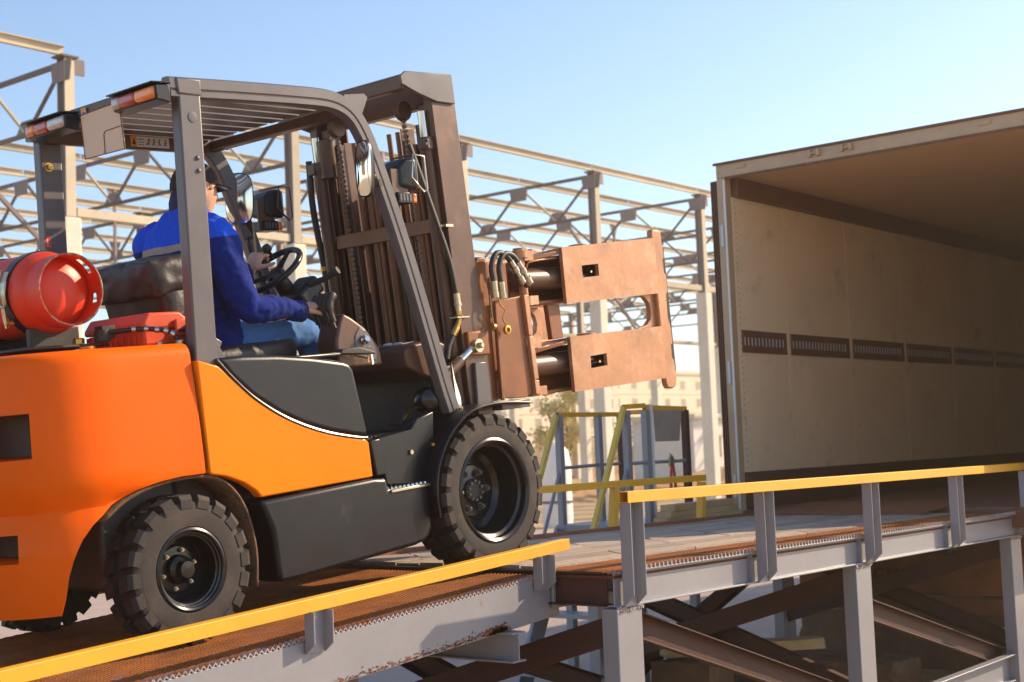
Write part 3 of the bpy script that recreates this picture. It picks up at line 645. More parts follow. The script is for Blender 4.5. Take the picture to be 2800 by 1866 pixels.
# --- wheels
def tyre(mb, c, r, wd, rim, nl, side):
    c = V(c); hw = wd/2
    mb.lathe([(rim, -hw*.86), (rim+.012, -hw*.98), ((r+rim)*.5, -hw*1.02), (r-.045, -hw*.99), (r-.028, -hw*.93), (r-.026, 0), (r-.028, hw*.93), (r-.045, hw*.99), ((r+rim)*.5, hw*1.02), (rim+.012, hw*.98), (rim, hw*.86)], c, (0, side, 0), 72, closed=True)
    for s_ in (-1, 1):
        for i in range(nl):
            t0 = 2*math.pi*(i+(.5 if s_ > 0 else 0))/nl; da = 2*math.pi/nl*.74; vs = []
            for (yy, rr0, rr1, tw) in ((.02*s_, r-.04, r, .10), (hw*.90*s_, r-.04, r-.001, 0), (hw*1.035*s_, r-.050, r-.018, 0)):
                for rr, t in ((rr0, -.5), (rr0, .5), (rr1, .42), (rr1, -.42)):
                    a = t0+da*t+tw*s_*.6; vs.append(c+V(math.sin(a)*rr, yy, math.cos(a)*rr))
            fs = []
            for k in range(2):
                for j in range(4): a, b = k*4+j, k*4+(j+1) % 4; fs.append((a, b, b+4, a+4))
            fs += [(0, 3, 2, 1), (8, 9, 10, 11)]; mb.add(vs, fs)
    return mb
def wheel(x, y, r, wd, rim, nl, side, front):
    """side -1: outer face towards -y"""
    c = (x, y, r); ax = (0, side, 0); hw = wd/2
    if front: prof = [(rim, hw*.9), (rim+.006, hw*.98), (rim-.004, hw*1.02), (rim-.016, hw*.96), (rim-.020, hw*.72), (rim-.034, hw*.66), (rim-.040, hw*.3), (rim-.052, -hw*.25), (rim-.075, -hw*.42), (.125, -hw*.40), (.118, -hw*.30), (.06, -hw*.30), (.055, -hw*.28), (.001, -hw*.28)]
    else: prof = [(rim, hw*.9), (rim+.005, hw*.98), (rim-.003, hw*1.02), (rim-.010, hw*.97), (rim-.012, hw*.88), (rim-.018, hw*.86), (rim-.020, hw*.74), (rim-.026, hw*.72), (rim-.032, -hw*.1), (rim-.045, -hw*.3), (.095, -hw*.28), (.085, -hw*.1), (.055, -hw*.08), (.05, 0), (.001, 0)]
    w_ = B(MB().lathe(prof, c, ax, 64, c0=False), 'wheel', 'black_gloss', smooth=32)
    B(tyre(MB(), c, r, wd, rim-.002, nl, side), 'tyre', 'rubber', w_, smooth=28)
    cc = V(c)
    if front:
        B(MB().lathe([(.055, 0), (.055, .012), (.05, .016), (.02, .018), (.001, .018)], cc+V(0, side*-hw*.28, 0), ax, 28), 'hub', 'black_dusty', w_, smooth=32)
        for i in range(6):
            a = math.pi/6+i*math.pi/3; p = cc+V(math.sin(a)*.092, side*-hw*.31, math.cos(a)*.092)
            B(MB().lathe([(.018, -.004), (.018, .004)], p, ax, 14).hexnut(p+V(0, side*.004, 0), ax, .015, .018).lathe([(.008, .02), (.008, .03), (.005, .032)], p, ax, 10), 'wheel_nut', 'guard_grey', w_, smooth=30)
        for i in range(10):
            a = i*math.pi/5; p = cc+V(math.sin(a)*.044, side*(-hw*.28+.014), math.cos(a)*.044)
            B(MB().hexnut(p, ax, .0085, .014), 'hub_bolt', 'guard_grey', w_, smooth=30)
    else:
        B(MB().lathe([(.056, 0), (.052, .02), (.036, .03), (.034, .052), (.031, .058), (.001, .060)], cc, ax, 28), 'hub_cap', 'black_gloss', w_, smooth=30)
        for i in range(6):
            a = .3+i*math.pi/3; p = cc+V(math.sin(a)*.073, side*-hw*.11, math.cos(a)*.073)
            B(MB().hexnut(p, ax, .010, .014).lathe([(.005, .014), (.005, .022)], p, ax, 8), 'wheel_nut', 'zinc', w_, smooth=30)
    return w_
wheel(0, -.61+.115, .355, .23, .237, 24, -1, True); wheel(0, .61-.115, .355, .23, .237, 24, 1, True)
wheel(-1.697, -.57+.085, .281, .17, .152, 20, -1, False); wheel(-1.697, .57-.085, .281, .17, .152, 20, 1, False)
B(MB().tube([(0, -.40, .355), (0, .40, .355)], .07, 16), 'axle', 'black_dusty', smooth=40)
B(MB().bb(-1.78, -1.62, -.42, .42, .20, .36).bb(-1.85, -1.55, -.3, .3, .30, .48), 'steer_axle', 'black_dusty', bevel=.01)

# --- counterweight: lofted round the plan outline
def cw_plan(t):
    """t 0..1 from the right front edge round the rear to the left; returns x, y and outward normal"""
    a, b, n = .475, .565, 2.7
    if t < .14: x = -1.592-(.30)*(t/.14); return V(x, -b), V(0, -1.)
    if t > .86: x = -1.592-(.30)*((1-t)/.14); return V(x, b), V(0, 1.)
    ang = (t-.14)/.72*math.pi; c, s = math.cos(ang), math.sin(ang)
    p = V(-1.892-a*abs(s)**(2/n), -b*math.copysign(abs(c)**(2/n), c))
    nn = nrm(V(-(abs(s)**(2-2/n))/a, -math.copysign(abs(c)**(2-2/n), c)/b)); return p, nn
def arch(x):
    pts = [(-1.592, .628), (-1.70, .630), (-1.80, .622), (-1.90, .602), (-2.00, .562), (-2.08, .508), (-2.13, .45), (-2.165, .37), (-2.185, .29), (-2.195, .21)]
    if x >= pts[0][0]: return pts[0][1]
    for (a, za), (b, zb) in zip(pts[:-1], pts[1:]):
        if x >= b: return za+(zb-za)*(x-a)/(b-a)
    return .205
NT = 92
zrel = [0, .02, .10, .20, .30, .40, .50, .565, .60, .635, .68, .76, .81, .86, .92, .98, 1.04, 1.085, 1.105, 1.120, 1.128, 1.131]
def cw_off(z):
    o = 0
    if .50 < z < .66: o += -.030*math.exp(-((z-.575)/.032)**2)
    if z <= .5: o += .010*min(1, (.5-z)/.1)
    if z > 1.09: o -= .05*(1-math.sqrt(max(0, 1-((z-1.09)/.042)**2)))
    o -= .035*max(0, (z-.62)/.5)**1.5
    return o
ts = [.14*i/9 for i in range(9)]+[.14+.72*(i/(NT-19))**1 for i in range(NT-18)]+[.86+.14*i/9 for i in range(1, 10)]
vs = []; fs = []; nz = len(zrel); grid = []
for t in ts:
    p, nn = cw_plan(t); zb = arch(p[0]); col = []
    for k, z in enumerate(zrel):
        if k == 0: zz, off = zb, cw_off(zb)-.012
        else:
            zz = max(zb+.002*k, z) if z < .70 else z; off = cw_off(zz)
        # soft inward roll along the wheel arch lip
        q = p+nn*off; col.append((q[0], q[1], zz))
    grid.append(col); vs += col
def hole(i, k):
    (x, y), _ = cw_plan(ts[i])
    return y < -.04 and ((x < -2.236 and .76 <= zrel[k] < .92) or (x < -2.285 and .40 <= zrel[k] < .5))
edges = {}
for i in range(len(ts)-1):
    for k in range(nz-1):
        a = i*nz+k; f = (a, a+nz, a+nz+1, a+1)
        if hole(i, k): 
            for e in ((f[0], f[1]), (f[1], f[2]), (f[2], f[3]), (f[3], f[0])): edges[tuple(sorted(e))] = edges.get(tuple(sorted(e)), 0)+1
            continue
        fs.append(f)
# recess walls and floor
inner = {}
def inn(i):
    if i not in inner: q = V(vs[i]); inner[i] = len(vs); vs.append(tuple(q+V(.22, .08, 0)))
    return inner[i]
for i in range(len(ts)-1):
    for k in range(nz-1):
        if hole(i, k): a = i*nz+k; fs.append(tuple(inn(j) for j in (a, a+nz, a+nz+1, a+1)))
for (a, b), n_ in edges.items():
    if n_ == 1: fs.append((a, b, inn(b), inn(a)))
fs.append(tuple(i*nz+nz-1 for i in range(len(ts))))
cw = B(MB().add(vs, fs), 'counterweight', 'orange_vignette', smooth=38)
B(MB().bb(-1.98, -1.63, -.42, .42, .24, .62), 'chassis', 'black_dusty', bevel=.02)
B(MB().bb(-1.62, -.35, -.40, .40, .25, .62), 'chassis', 'black_dusty', bevel=.02)
B(MB().bb(-2.17, -2.15, -.33, -.05, .765, .915), 'recess_shade_panel', 'black_dusty')  # dark sheets added inside both slots to stand in for shade
B(MB().bb(-2.20, -2.18, -.30, -.05, .405, .495), 'recess_shade_panel', 'black_dusty')
# dark inner lip of the wheel arch + mudguard behind the rear wheel
mb = MB(); arc = [(-1.385, .16), (-1.372, .28), (-1.385, .40), (-1.42, .50), (-1.48, .575), (-1.56, .618), (-1.68, .628), (-1.82, .617), (-1.95, .58), (-2.05, .52)]
pa = spline([(a, 0, b) for a, b in arc], 4)
vs = []; fs = []
for p in pa: vs += [(p[0]+.006, -.55, p[2]), (p[0]+.006, -.30, p[2])]
for i in range(len(pa)-1): fs.append((2*i, 2*i+2, 2*i+3, 2*i+1))
o = B(mb.add(vs, fs), 'arch_liner', 'black_dusty', smooth=40); sm = o.modifiers.new('thickness', 'SOLIDIFY'); sm.thickness = .012
MATS['muddy'] = M('muddy', (.13, .062, .03), .85, 0, .35, 9, .5, 60, spots=((.03, .02, .016), .52, .62, 26))
o.data.materials[0] = MATS['muddy']

# --- side panels, black hood sides, step panels (both sides)
PAN = [(-1.583, 1.06), (-1.484, 1.031), (-1.427, .98), (-1.329, .895), (-1.205, .816), (-1.074, .756), (-.937, .711), (-.792, .679), (-.745, .672), (-.728, .655), (-.722, .508), (-1.332, .502), (-1.355, .531), (-1.411, .57), (-1.492, .605), (-1.561, .620), (-1.572, .63)]
HOOD = [(-1.478, 1.061), (-1.353, 1.065), (-1.176, 1.057), (-.992, 1.037), (-.825, 1.010), (-.79, .998), (-.768, .970), (-.716, .692), (-.741, .681), (-.79, .69), (-.936, .722), (-1.073, .766), (-1.204, .827), (-1.328, .905), (-1.424, .990)]
STEP = [(-1.352, .488), (-.735, .503), (-.66, .494), (-.655, .448), (-.405, .442), (-.412, .245), (-.43, .212), (-.465, .192), (-.52, .182), (-.926, .167), (-1.166, .158), (-1.29, .157), (-1.298, .20), (-1.300, .26), (-1.308, .373)]
for s_ in (-1, 1):
    B(MB().prism(xz(PAN, s_*.563), (0, -s_*.05, 0)), 'side_panel', 'orange', bevel=.007, seg=3)
    h = B(MB().prism(xz(HOOD, s_*.556), (0, -s_*.10, 0)), 'hood_side', 'black_plastic', bevel=.02, seg=4)
    cur = spline([(a, s_*.560, b) for a, b in [(-1.49, 1.055), (-1.424, .984), (-1.328, .899), (-1.204, .820), (-1.073, .760), (-.936, .715), (-.79, .683), (-.735, .676)]], 5)
    B(MB().tube(cur, .0075, 8), 'trim', 'black_gloss', h, smooth=40)
    sp = B(MB().prism(xz(STEP, s_*.583), (0, -s_*.16, 0)), 'step_panel', 'black_plastic', bevel=.018, seg=4)
    B(MB().prism(xz([(-.722, .664), (-.664, .666), (-.640, .512), (-.702, .508)], s_*.566), (0, -s_*.05, 0)), 'corner_trim', 'black_plastic', bevel=.006)
    B(MB().prism(xz([(-.657, .668), (-.452, .684), (-.409, .728), (-.30, .752), (-.32, .60), (-.37, .45), (-.39, .29), (-.41, .24), (-.42, .44), (-.632, .46)], s_*.548), (0, -s_*.06, 0)), 'apron', 'black_plastic', bevel=.006)
    tr_ = MB().bb(-.648, -.408, s_*.47, s_*.592, .428, .442); to_ = B(tr_, 'step_tread', 'zinc', bevel=.003)
    mb = MB()
    for i in range(9):
        for j in range(4): mb.lathe([(.008, 0), (.007, .008), (.005, .009)], (-.63+i*.026, s_*(.49+j*.027), .4415), (0, 0, 1), 8)
    tag(B(mb, 'grip_stud', 'chrome', to_, smooth=30), kind='stuff')
    # front fender: strip rolled round the wheel
    arcp = spline([(-.402, 0, .289), (-.408, 0, .40), (-.372, 0, .53), (-.285, 0, .645), (-.17, 0, .722), (-.05, 0, .752), (.10, 0, .757), (.285, 0, .742)], 6)
    vs = []; fs = []
    for p in arcp: vs += [(p[0], s_*.625, p[2]-.006), (p[0], s_*.615, p[2]), (p[0], s_*.36, p[2])]
    for i in range(len(arcp)-1):
        for k in (0, 1): fs.append((3*i+k, 3*i+3+k, 3*i+4+k, 3*i+1+k))
    o = B(MB().add(vs, fs), 'fender', 'black_plastic', smooth=40); sm = o.modifiers.new('thickness', 'SOLIDIFY'); sm.thickness = .010
    B(MB().tube([(p[0], s_*.628, p[2]-.004) for p in arcp], .006, 6), 'fender_lip', 'black_gloss', o, smooth=40)
    for px, pz in ((-.335, .60), (-.13, .742), (.17, .762)):
        B(MB().hexnut((px, s_*.56, pz), (-.3, 0, 1), .011, .012), 'bolt', 'brass', smooth=30)
    B(MB().bb(.13, .34, s_*.52, s_*.585, .715, .755), 'fender_bracket', 'guard_grey', bevel=.004)
    B(MB().hexnut((-.47, s_*.549, .585), (0, s_, 0), .012, .01), 'bolt', 'zinc', smooth=30)
# floor, cowl, pedals
B(MB().bb(-.74, -.08, -.50, .50, .655, .668), 'floor_plate', 'black_dusty', bevel=.003)
mb = MB()
for i in range(14): mb.bb(-.72+i*.025, -.71+i*.025, -.49, -.05, .668, .674)
tag(B(mb, 'floor_mat_rib', 'black_dusty'), kind='stuff')
B(MB().bb(-.74, -.70, -.50, .50, .30, .66), 'seat_riser', 'black_dusty', bevel=.004)
B(MB().bb(-1.45, -.80, -.44, .44, .70, 1.03), 'engine_hood', 'black_plastic', bevel=.03, seg=3)
B(MB().bb(-1.50, -.78, -.50, .50, 1.03, 1.05), 'hood_top', 'black_plastic', bevel=.008)
B(MB().bb(-.12, -.05, -.46, .46, .25, .95), 'cowl', 'black_dusty', bevel=.01)
# instrument panel: wedge across the cab
IP = [(-.34, 1.035), (-.30, 1.060), (-.13, 1.075), (-.06, 1.05), (-.08, .93), (-.20, .90), (-.33, .96)]
ip = B(MB().prism(xz(IP, -.44), (0, .84, 0)), 'instrument_panel', 'mast_flare_brown', bevel=.012, seg=3)
gl = [(-.33, 1.047), (-.145, 1.081)]
def on_ip(u, y):  # top face of the panel
    return (-.295+u*.16, y, 1.0625+u*.0145)
pts = [on_ip(.08, .06), on_ip(.08, -.30), on_ip(.25, -.345), on_ip(.75, -.345), on_ip(.92, -.30), on_ip(.92, -.02), on_ip(.75, .06)]
B(MB().prism(pts, (0, 0, .004)), 'gauge_glass', 'screen', ip)
for y in (-.22, -.29):
    B(MB().lathe([(.022, 0), (.022, .003), (.019, .004)], V(on_ip(.45, y))+V(0, 0, .0045), (-.09, 0, 1), 20), 'gauge', 'sticker_white', ip, smooth=30)
B(MB().prism([on_ip(.15, .25), on_ip(.15, .12), on_ip(.8, .10), on_ip(.9, .22)], (0, 0, .003)), 'storage_cup', 'ink', ip)
B(MB().tube([(-.20, -.36, .66), (-.13, -.37, .80), (-.10, -.37, .90)], .012, 8), 'pedal_arm', 'zinc', smooth=40)
B(MB().box((-.30, -.32, .74), (.10, .075, .014), rot=Matrix.Rotation(R(-55), 3, 'Y')), 'pedal', 'black_dusty', bevel=.004)
B(MB().tube([(-.27, -.32, .72), (-.14, -.33, .82)], .010, 8), 'pedal_arm', 'brass', smooth=40)
B(MB().box((-.42, -.10, .73), (.13, .07, .014), rot=Matrix.Rotation(R(-40), 3, 'Y')), 'pedal', 'black_dusty', bevel=.004)
# lamp-shaped hydraulic valve seen in the foot well
B(MB().lathe([(.055, -.05), (.062, -.02), (.06, .02), (.045, .05), (.02, .06), (.001, .062)], (-.20, -.42, .80), (-.5, -1, .1), 24), 'valve_body', 'black_gloss', smooth=35)
B(MB().tube([(-.17, -.43, .83), (-.10, -.45, .845), (-.05, -.46, .87)], .012, 8).hexnut((-.15, -.44, .835), (1, -.1, .1), .017, .03), 'pipe_fitting', 'brass', smooth=35)
B(MB().prism(xz([(-.10, .96), (-.085, .70), (-.055, .70), (-.06, .80), (-.085, .88)], -.50), (0, .012, 0)), 'cowl_edge', 'chrome')
# side console with levers, keys
CS = -.13
CON = [(-.60, .98), (-.60, 1.10), (-.57, 1.18), (-.545, 1.22), (-.50, 1.20), (-.42, 1.15), (-.34, 1.06), (-.33, .98)]
con = B(MB().prism(xz([(a+CS, b) for a, b in CON], -.42), (0, .13, 0)), 'lever_console', 'mast_flare_brown', bevel=.012, seg=3)
B(MB().prism(xz([(a+CS, b) for a, b in [(-.50, 1.03), (-.49, 1.12), (-.46, 1.155), (-.42, 1.14), (-.36, 1.06), (-.37, 1.0)]], -.424), (0, .01, 0)), 'ignition_panel', 'guard_grey', con, bevel=.01)
B(MB().lathe([(.020, 0), (.022, .012), (.017, .018), (.012, .03), (.001, .03)], (-.44+CS, -.425, 1.095), (-.2, -1, .2), 20), 'ignition_lock', 'chrome', con, smooth=30)
for k in range(4):
    y = -.395+k*.045; x = -.60+CS+k*.012
    lv = B(MB().tube(spline([(x+.10, y, 1.03), (x+.075, y, 1.10), (x+.03, y-.004, 1.15), (x+.005, y-.006, 1.20)], 5), .0075, 8), 'lever', 'chrome', smooth=40)
    B(MB().tube(spline([(x+.012, y-.006, 1.185), (x-.006, y-.008, 1.24), (x+.004, y-.008, 1.285), (x+.03, y-.008, 1.305)], 5), [.013]*5+[.017]*5+[.019]*4+[.017, .010], 12, flat=1.15), 'lever_grip', 'hose_rubber', lv, smooth=50)
B(MB().prism(xz([(a+CS, b) for a, b in [(-.66, 1.04), (-.64, 1.062), (-.54, 1.066), (-.46, 1.045), (-.44, 1.03)]], -.50), (0, .06, 0)), 'lever_gaiter', 'hose_rubber', bevel=.006)
# steering wheel, column, direction lever
SW = V(-.695, .0, 1.452); T1 = nrm(V(.78, 0, .63)); T2 = V(0, 1., 0); SN = nrm(np.cross(T1, T2)); SN = SN if SN[2] > 0 else -SN
ring = [SW+(T1*math.cos(a)+T2*math.sin(a))*.148 for a in np.linspace(0, 2*math.pi, 41)[:-1]]
sw = B(MB().tube(ring, .0145, 12, closed=True), 'steering_wheel', 'black_plastic', smooth=50)
for a in (2.2, 4.1, 0.0):
    q = SW+(T1*math.cos(a)+T2*math.sin(a))*.142; B(MB().tube([SW-SN*.03, (SW-SN*.022+q)/2, q], [.028, .018, .012], 10, flat=.55, up=tuple(SN)), 'spoke', 'black_plastic', sw, smooth=50)
B(MB().lathe([(.035, -.06), (.05, -.03), (.045, -.012), (.001, -.006)], SW, SN, 24), 'hub', 'black_plastic', sw, smooth=40)
KN = SW+(T1*math.cos(.65)+T2*math.sin(.65))*.138
B(MB().lathe([(.008, 0), (.008, .03), (.02, .04), (.023, .055), (.018, .07), (.001, .075)], KN, SN, 20), 'steering_knob', 'hose_rubber', sw, smooth=50)
B(MB().tube([SW-SN*.05, SW-SN*.22, V(-.36, 0, 1.10), V(-.25, 0, 1.0)], [.04, .05, .055, .06], 16), 'steering_column', 'black_plastic', smooth=50)
B(MB().box(SW-SN*.13+V(.03, -.07, -.01), (.15, .13, .09), rot=Matrix.Rotation(R(-38), 3, 'Y')), 'column_shroud', 'black_plastic', bevel=.02, seg=3)
dl = SW-SN*.10+V(.04, -.13, 0)
B(MB().tube([dl, dl+V(.03, -.06, .015), dl+V(.06, -.13, .05)], [.016, .014, .018], 12), 'direction_lever', 'hose_rubber', smooth=50)
# seat
def soft(mb, name, mat, parent=None, lv=2):
    o = B(mb, name, mat, parent, smooth=80); s = o.modifiers.new('soft', 'SUBSURF'); s.levels = lv; s.render_levels = lv; return o
def cushion(mb, c, d, rot=None, n=(6, 6, 3), pinch=.22, seed=0, rough=.0):
    rng = np.random.RandomState(seed); c = V(c); d = V(d)/2; idx = {}; vs = []; fs = []; nx, ny, nz_ = n
    def vid(i, j, k):
        if (i, j, k) in idx: return idx[(i, j, k)]
        p = V(2*i/nx-1, 2*j/ny-1, 2*k/nz_-1); r2_ = [abs(p[1])**4+abs(p[2])**4, abs(p[0])**4+abs(p[2])**4, abs(p[0])**4+abs(p[1])**4]
        q = V(*[p[a]*(1-pinch*.5*min(1, r2_[a])) for a in range(3)])*d+rng.normal(0, rough, 3)
        if rot is not None: q = np.array(rot)@q
        idx[(i, j, k)] = len(vs); vs.append(c+q); return idx[(i, j, k)]
    for i in range(nx):
        for j in range(ny):
            for k, fl in ((0, 1), (nz_, 0)):
                f = (vid(i, j, k), vid(i+1, j, k), vid(i+1, j+1, k), vid(i, j+1, k)); fs.append(f[::-1] if fl else f)
    for i in range(nx):
        for k in range(nz_):
            for j, fl in ((0, 0), (ny, 1)):
                f = (vid(i, j, k), vid(i+1, j, k), vid(i+1, j, k+1), vid(i, j, k+1)); fs.append(f[::-1] if fl else f)
    for j in range(ny):
        for k in range(nz_):
            for i, fl in ((0, 1), (nx, 0)):
                f = (vid(i, j, k), vid(i, j+1, k), vid(i, j+1, k+1), vid(i, j, k+1)); fs.append(f[::-1] if fl else f)
    return mb.add(vs, fs)
TIL = Matrix.Rotation(R(-9), 3, 'Y')
soft(cushion(MB(), (-1.385, -.02, 1.245), (.15, .44, .36), TIL, (4, 8, 7), .12, 1, .004), 'seat_back', 'leather')
soft(cushion(MB(), (-1.425, -.03, 1.42), (.22, .46, .165), TIL, (6, 10, 5), .2, 2, .006), 'headrest_roll', 'leather')
soft(cushion(MB(), (-1.04, 0, 1.075), (.56, .50, .10), Matrix.Rotation(R(-3), 3, 'Y'), (8, 8, 3), .15, 3, .004), 'seat_cushion', 'leather')
B(MB().bb(-1.30, -.80, -.22, .22, 1.045, 1.062), 'seat_rail', 'zinc')
B(MB().prism(xz([(-1.47, 1.05), (-1.47, 1.22), (-1.42, 1.20), (-1.34, 1.05)], -.44), (0, .06, 0)), 'hip_restraint', 'guard_grey', bevel=.006)
B(MB().box((-1.30, -.30, 1.11), (.05, .03, .085), rot=Matrix.Rotation(R(30), 3, 'Y')), 'belt_buckle', 'guard_grey', bevel=.006)
# --- overhead guard
def rail_path(y, top=2.128, off=0):
    return [(-1.56, y, 2.118), (-1.2, y, 2.130), (-.90, y, 2.137), (-.745, y, 2.136), (-.655, y, 2.118), (-.588, y, 2.078), (-.535, y, 2.006), (-.488, y, 1.90), (-.40, y, 1.655), (-.325, y, 1.42), (-.245, y, 1.14), (-.17, y, .87), (-.130, y, .745)]
for s_ in (-1, 1):
    # outer rail tube sweeping down into the front leg, oval section
    pth = spline(rail_path(s_*.497), 6); pts = [V(p) for p in pth]; vs = []; fs = []; sec = [(-.042, -.020), (-.036, -.026), (.036, -.026), (.042, -.020), (.042, .012), (.034, .024), (-.004, .024), (-.010, .019), (-.016, .024), (-.036, .024), (-.042, .012)]
    k = len(sec)
    for i, p in enumerate(pts):
        d = nrm(pts[min(i+1, len(pts)-1)]-pts[max(i-1, 0)]); side = V(0, s_, 0); nn = np.cross(side, d)*s_; nn = nn if nn@V(.3, 0, 1) > 0 else -nn
        for a, b in sec: vs.append(p+nn*a+side*b)
    for i in range(len(pts)-1):
        for j in range(k): fs.append((i*k+j, i*k+(j+1) % k, (i+1)*k+(j+1) % k, (i+1)*k+j))
    fs += [tuple(range(k)), tuple(range((len(pts)-1)*k, len(pts)*k))]
    B(MB().add(vs, fs), 'guard_rail', 'guard_grey', smooth=32)
    # rear pillar
    pl = B(MB().sect((-1.508, s_*.495, 1.02), (-1.472, s_*.495, 2.10), [(-.048, -.027), (.048, -.027), (.048, .027), (-.048, .027)], (0, 1, 0)) if False else MB().prism([(-1.560, s_*.522, 1.02), (-1.452, s_*.522, 1.02), (-1.418, s_*.522, 2.105), (-1.524, s_*.522, 2.105)], (0, -s_*.055, 0)), 'rear_pillar', 'guard_grey', bevel=.008, seg=3)
    B(MB().prism([(-1.530, s_*.527, 2.09), (-1.416, s_*.527, 2.09), (-1.414, s_*.527, 2.158), (-1.535, s_*.527, 2.158)], (0, -s_*.065, 0)), 'pillar_cap', 'guard_grey', pl, bevel=.008)
    B(MB().lathe([(.021, 0), (.021, .002), (.017, .0025), (.001, .0025)], (-1.468, s_*.5222, 2.005), (0, s_, 0), 24), 'plug', 'guard_grey', pl, smooth=20)
    for z in (1.845, 1.795): B(MB().lathe([(.010, 0), (.009, .004), (.005, .007), (.001, .008)], (-1.463, s_*.5222, z), (0, s_, 0), 14), 'pillar_bolt', 'guard_grey', pl, smooth=40)
    B(MB().prism(xz([(-.60, 2.175), (-.475, 2.188), (-.455, 2.172), (-.50, 2.09), (-.58, 2.10)], s_*.472), (0, -s_*.006, 0)), 'gusset', 'guard_grey', bevel=.002)
B(MB().sect((-1.545, -.47, 2.118), (-1.545, .47, 2.118), [(-.03, -.035), (.03, -.035), (.03, .03), (-.03, .03)]), 'rear_bar', 'mast_flare_brown', bevel=.006)
B(MB().sect((-.60, -.47, 2.098), (-.60, .47, 2.098), [(-.03, -.022), (.03, -.022), (.03, .022), (-.03, .022)]), 'front_bar', 'mast_flare_brown', bevel=.005)
for i in range(8):
    y = -.385+i*.11
    B(MB().sect((-1.515, y, 2.132), (-.63, y, 2.132), [(-.041, -.006), (.041, -.006), (.041, .012), (.033, .012), (.033, .0), (-.041, .0)]), 'roof_slat', 'guard_grey', bevel=.0015)
B(MB().bb(-1.50, -.64, .432, .468, 2.062, 2.14), 'side_bar', 'mast_flare_brown', bevel=.005)
# rear lamps with visor, lenses in three colours
def tail_lamp(y0, y1, cols):
    z0, z1 = 2.045, 2.118; x0, x1 = -1.655, -1.59
    h = B(MB().prism([(x1, y0, z0), (x0, y0, z0+.01), (x0-.004, y0, z1-.006), (x1, y0, z1)], (0, y1-y0, 0)), 'tail_lamp', 'black_plastic', bevel=.005)
    B(MB().prism([(x1, y0-.008, z1), (x0-.022, y0-.004, z1-.002), (x0-.022, y0-.004, z1+.004), (x1, y0-.008, z1+.007)], (0, y1-y0+.014, 0)), 'lamp_visor', 'black_plastic', h, bevel=.002)
    n = len(cols); ya = y0+.006
    for m_, f in cols:
        yb = ya+(y1-y0-.012)*f; d = .016
        B(MB().prism([(x0+.003, ya+.001, z0+.012), (x0-d, ya+.001, z0+.022), (x0-d, ya+.001, z1-.016), (x0+.003, ya+.001, z1-.006)], (0, yb-ya-.002, 0)), 'lamp_lens', m_, h, bevel=.010, seg=3); ya = yb
    B(MB().box((-1.58, (y0+y1)/2, 2.09), (.05, .12, .02)), 'lamp_bracket', 'guard_grey', h)
    return h
tail_lamp(-.560, -.275, [('lens_orange', .45), ('lens_red', .38), ('lens_clear', .17)])
tail_lamp(.055, .345, [('lens_clear', .42), ('lens_red', .36), ('lens_orange', .22)])
# number plate carrier: blank beige board with an inset square
pb = B(MB().prism([(-1.622, .000, 2.095), (-1.622, -.272, 2.103), (-1.622, -.282, 1.912), (-1.622, -.010, 1.916)], (.006, 0, 0)), 'plate_board', 'plate_beige', bevel=.004)
fr = [(.000, 2.095), (-.272, 2.103), (-.282, 1.912), (-.010, 1.916)]
B(MB().tube([(-1.6235, a, b) for a, b in fr], .0022, 6, closed=True), 'plate_edging', 'plate_edge', pb)
B(MB().tube([(-1.6235, -.150, 1.916), (-1.6235, -.152, 1.990), (-1.6235, -.160, 2.002), (-1.6235, -.172, 2.004), (-1.6235, -.277, 2.006)], .0018, 6), 'plate_edging', 'plate_edge', pb)
for y, z in ((-.012, 2.083), (-.138, 1.924)): B(MB().lathe([(.004, 0), (.003, .003)], (-1.6225, y, z), (-1, 0, 0), 8), 'rivet', 'zinc', pb)
# warning decals
MX = Matrix(((0, 0, -1, 0), (-1, 0, 0, 0), (0, 1, 0, 0), (0, 0, 0, 1)))   # text facing -x
def decal(name, corner_y, w_, z0, h_, x, mat, parent=None):
    return B(MB().bb(x-.0015, x, corner_y-w_, corner_y, z0, z0+h_), name, mat, parent)
xd = -1.5475
yb = .4315
dc = B(MB().bb(-1.085, -.875, yb-.0015, yb, 2.072, 2.120), 'warning_decal', 'sticker_white')
B(MB().bb(-1.085, -1.053, yb-.003, yb-.0016, 2.072, 2.120), 'decal_field', 'sticker_orange', dc)
for i, (cx, kind) in enumerate(((-1.069, 0), (-.990, 1), (-.960, 2), (-.930, 3), (-.897, 4))):
    zc = 2.094; m_ = 'ink'; mb = MB(); yy = yb-.0022 if kind else yb-.0036
    if kind == 0: mb.prism([(cx-.011, yy, 2.082), (cx+.011, yy, 2.082), (cx, yy, 2.108)], (0, -.0006, 0))
    else:
        mb.lathe([(.0045, 0), (.0045, .0006)], (cx+.003, yy, zc+.014), (0, -1, 0), 10)
        for p, q in (((0, .009), (-.002, -.002)), ((-.002, -.002), (.007, -.012)), ((-.002, -.002), (-.009, -.013)), ((0, .006), (.009, .0))): mb.bar((cx+p[0], yy, zc+p[1]), (cx+q[0], yy, zc+q[1]), .004, .0008, (0, 1, 0)) if kind != 3 else mb.bar((cx-p[0], yy, zc+p[1]), (cx-q[0], yy, zc+q[1]), .004, .0008, (0, 1, 0))
    B(mb, 'pictogram', m_, dc)
B(MB().bar((-1.003, yb-.0028, 2.084), (-.977, yb-.0028, 2.108), .004, .0006, (0, 1, 0)), 'pictogram', 'sticker_red', dc)
for k in range(3): B(MB().bb(-1.047, -1.013, yb-.0024, yb-.0016, 2.080+k*.012, 2.083+k*.012), 'print_line', 'ink', dc)
d2 = B(MB().bb(-1.60, -1.552, yb-.0015, yb, 2.088, 2.140), 'warning_decal', 'sticker_white') if False else decal('warning_decal', .052, .034, 2.086, .05, -1.5805, 'sticker_white')
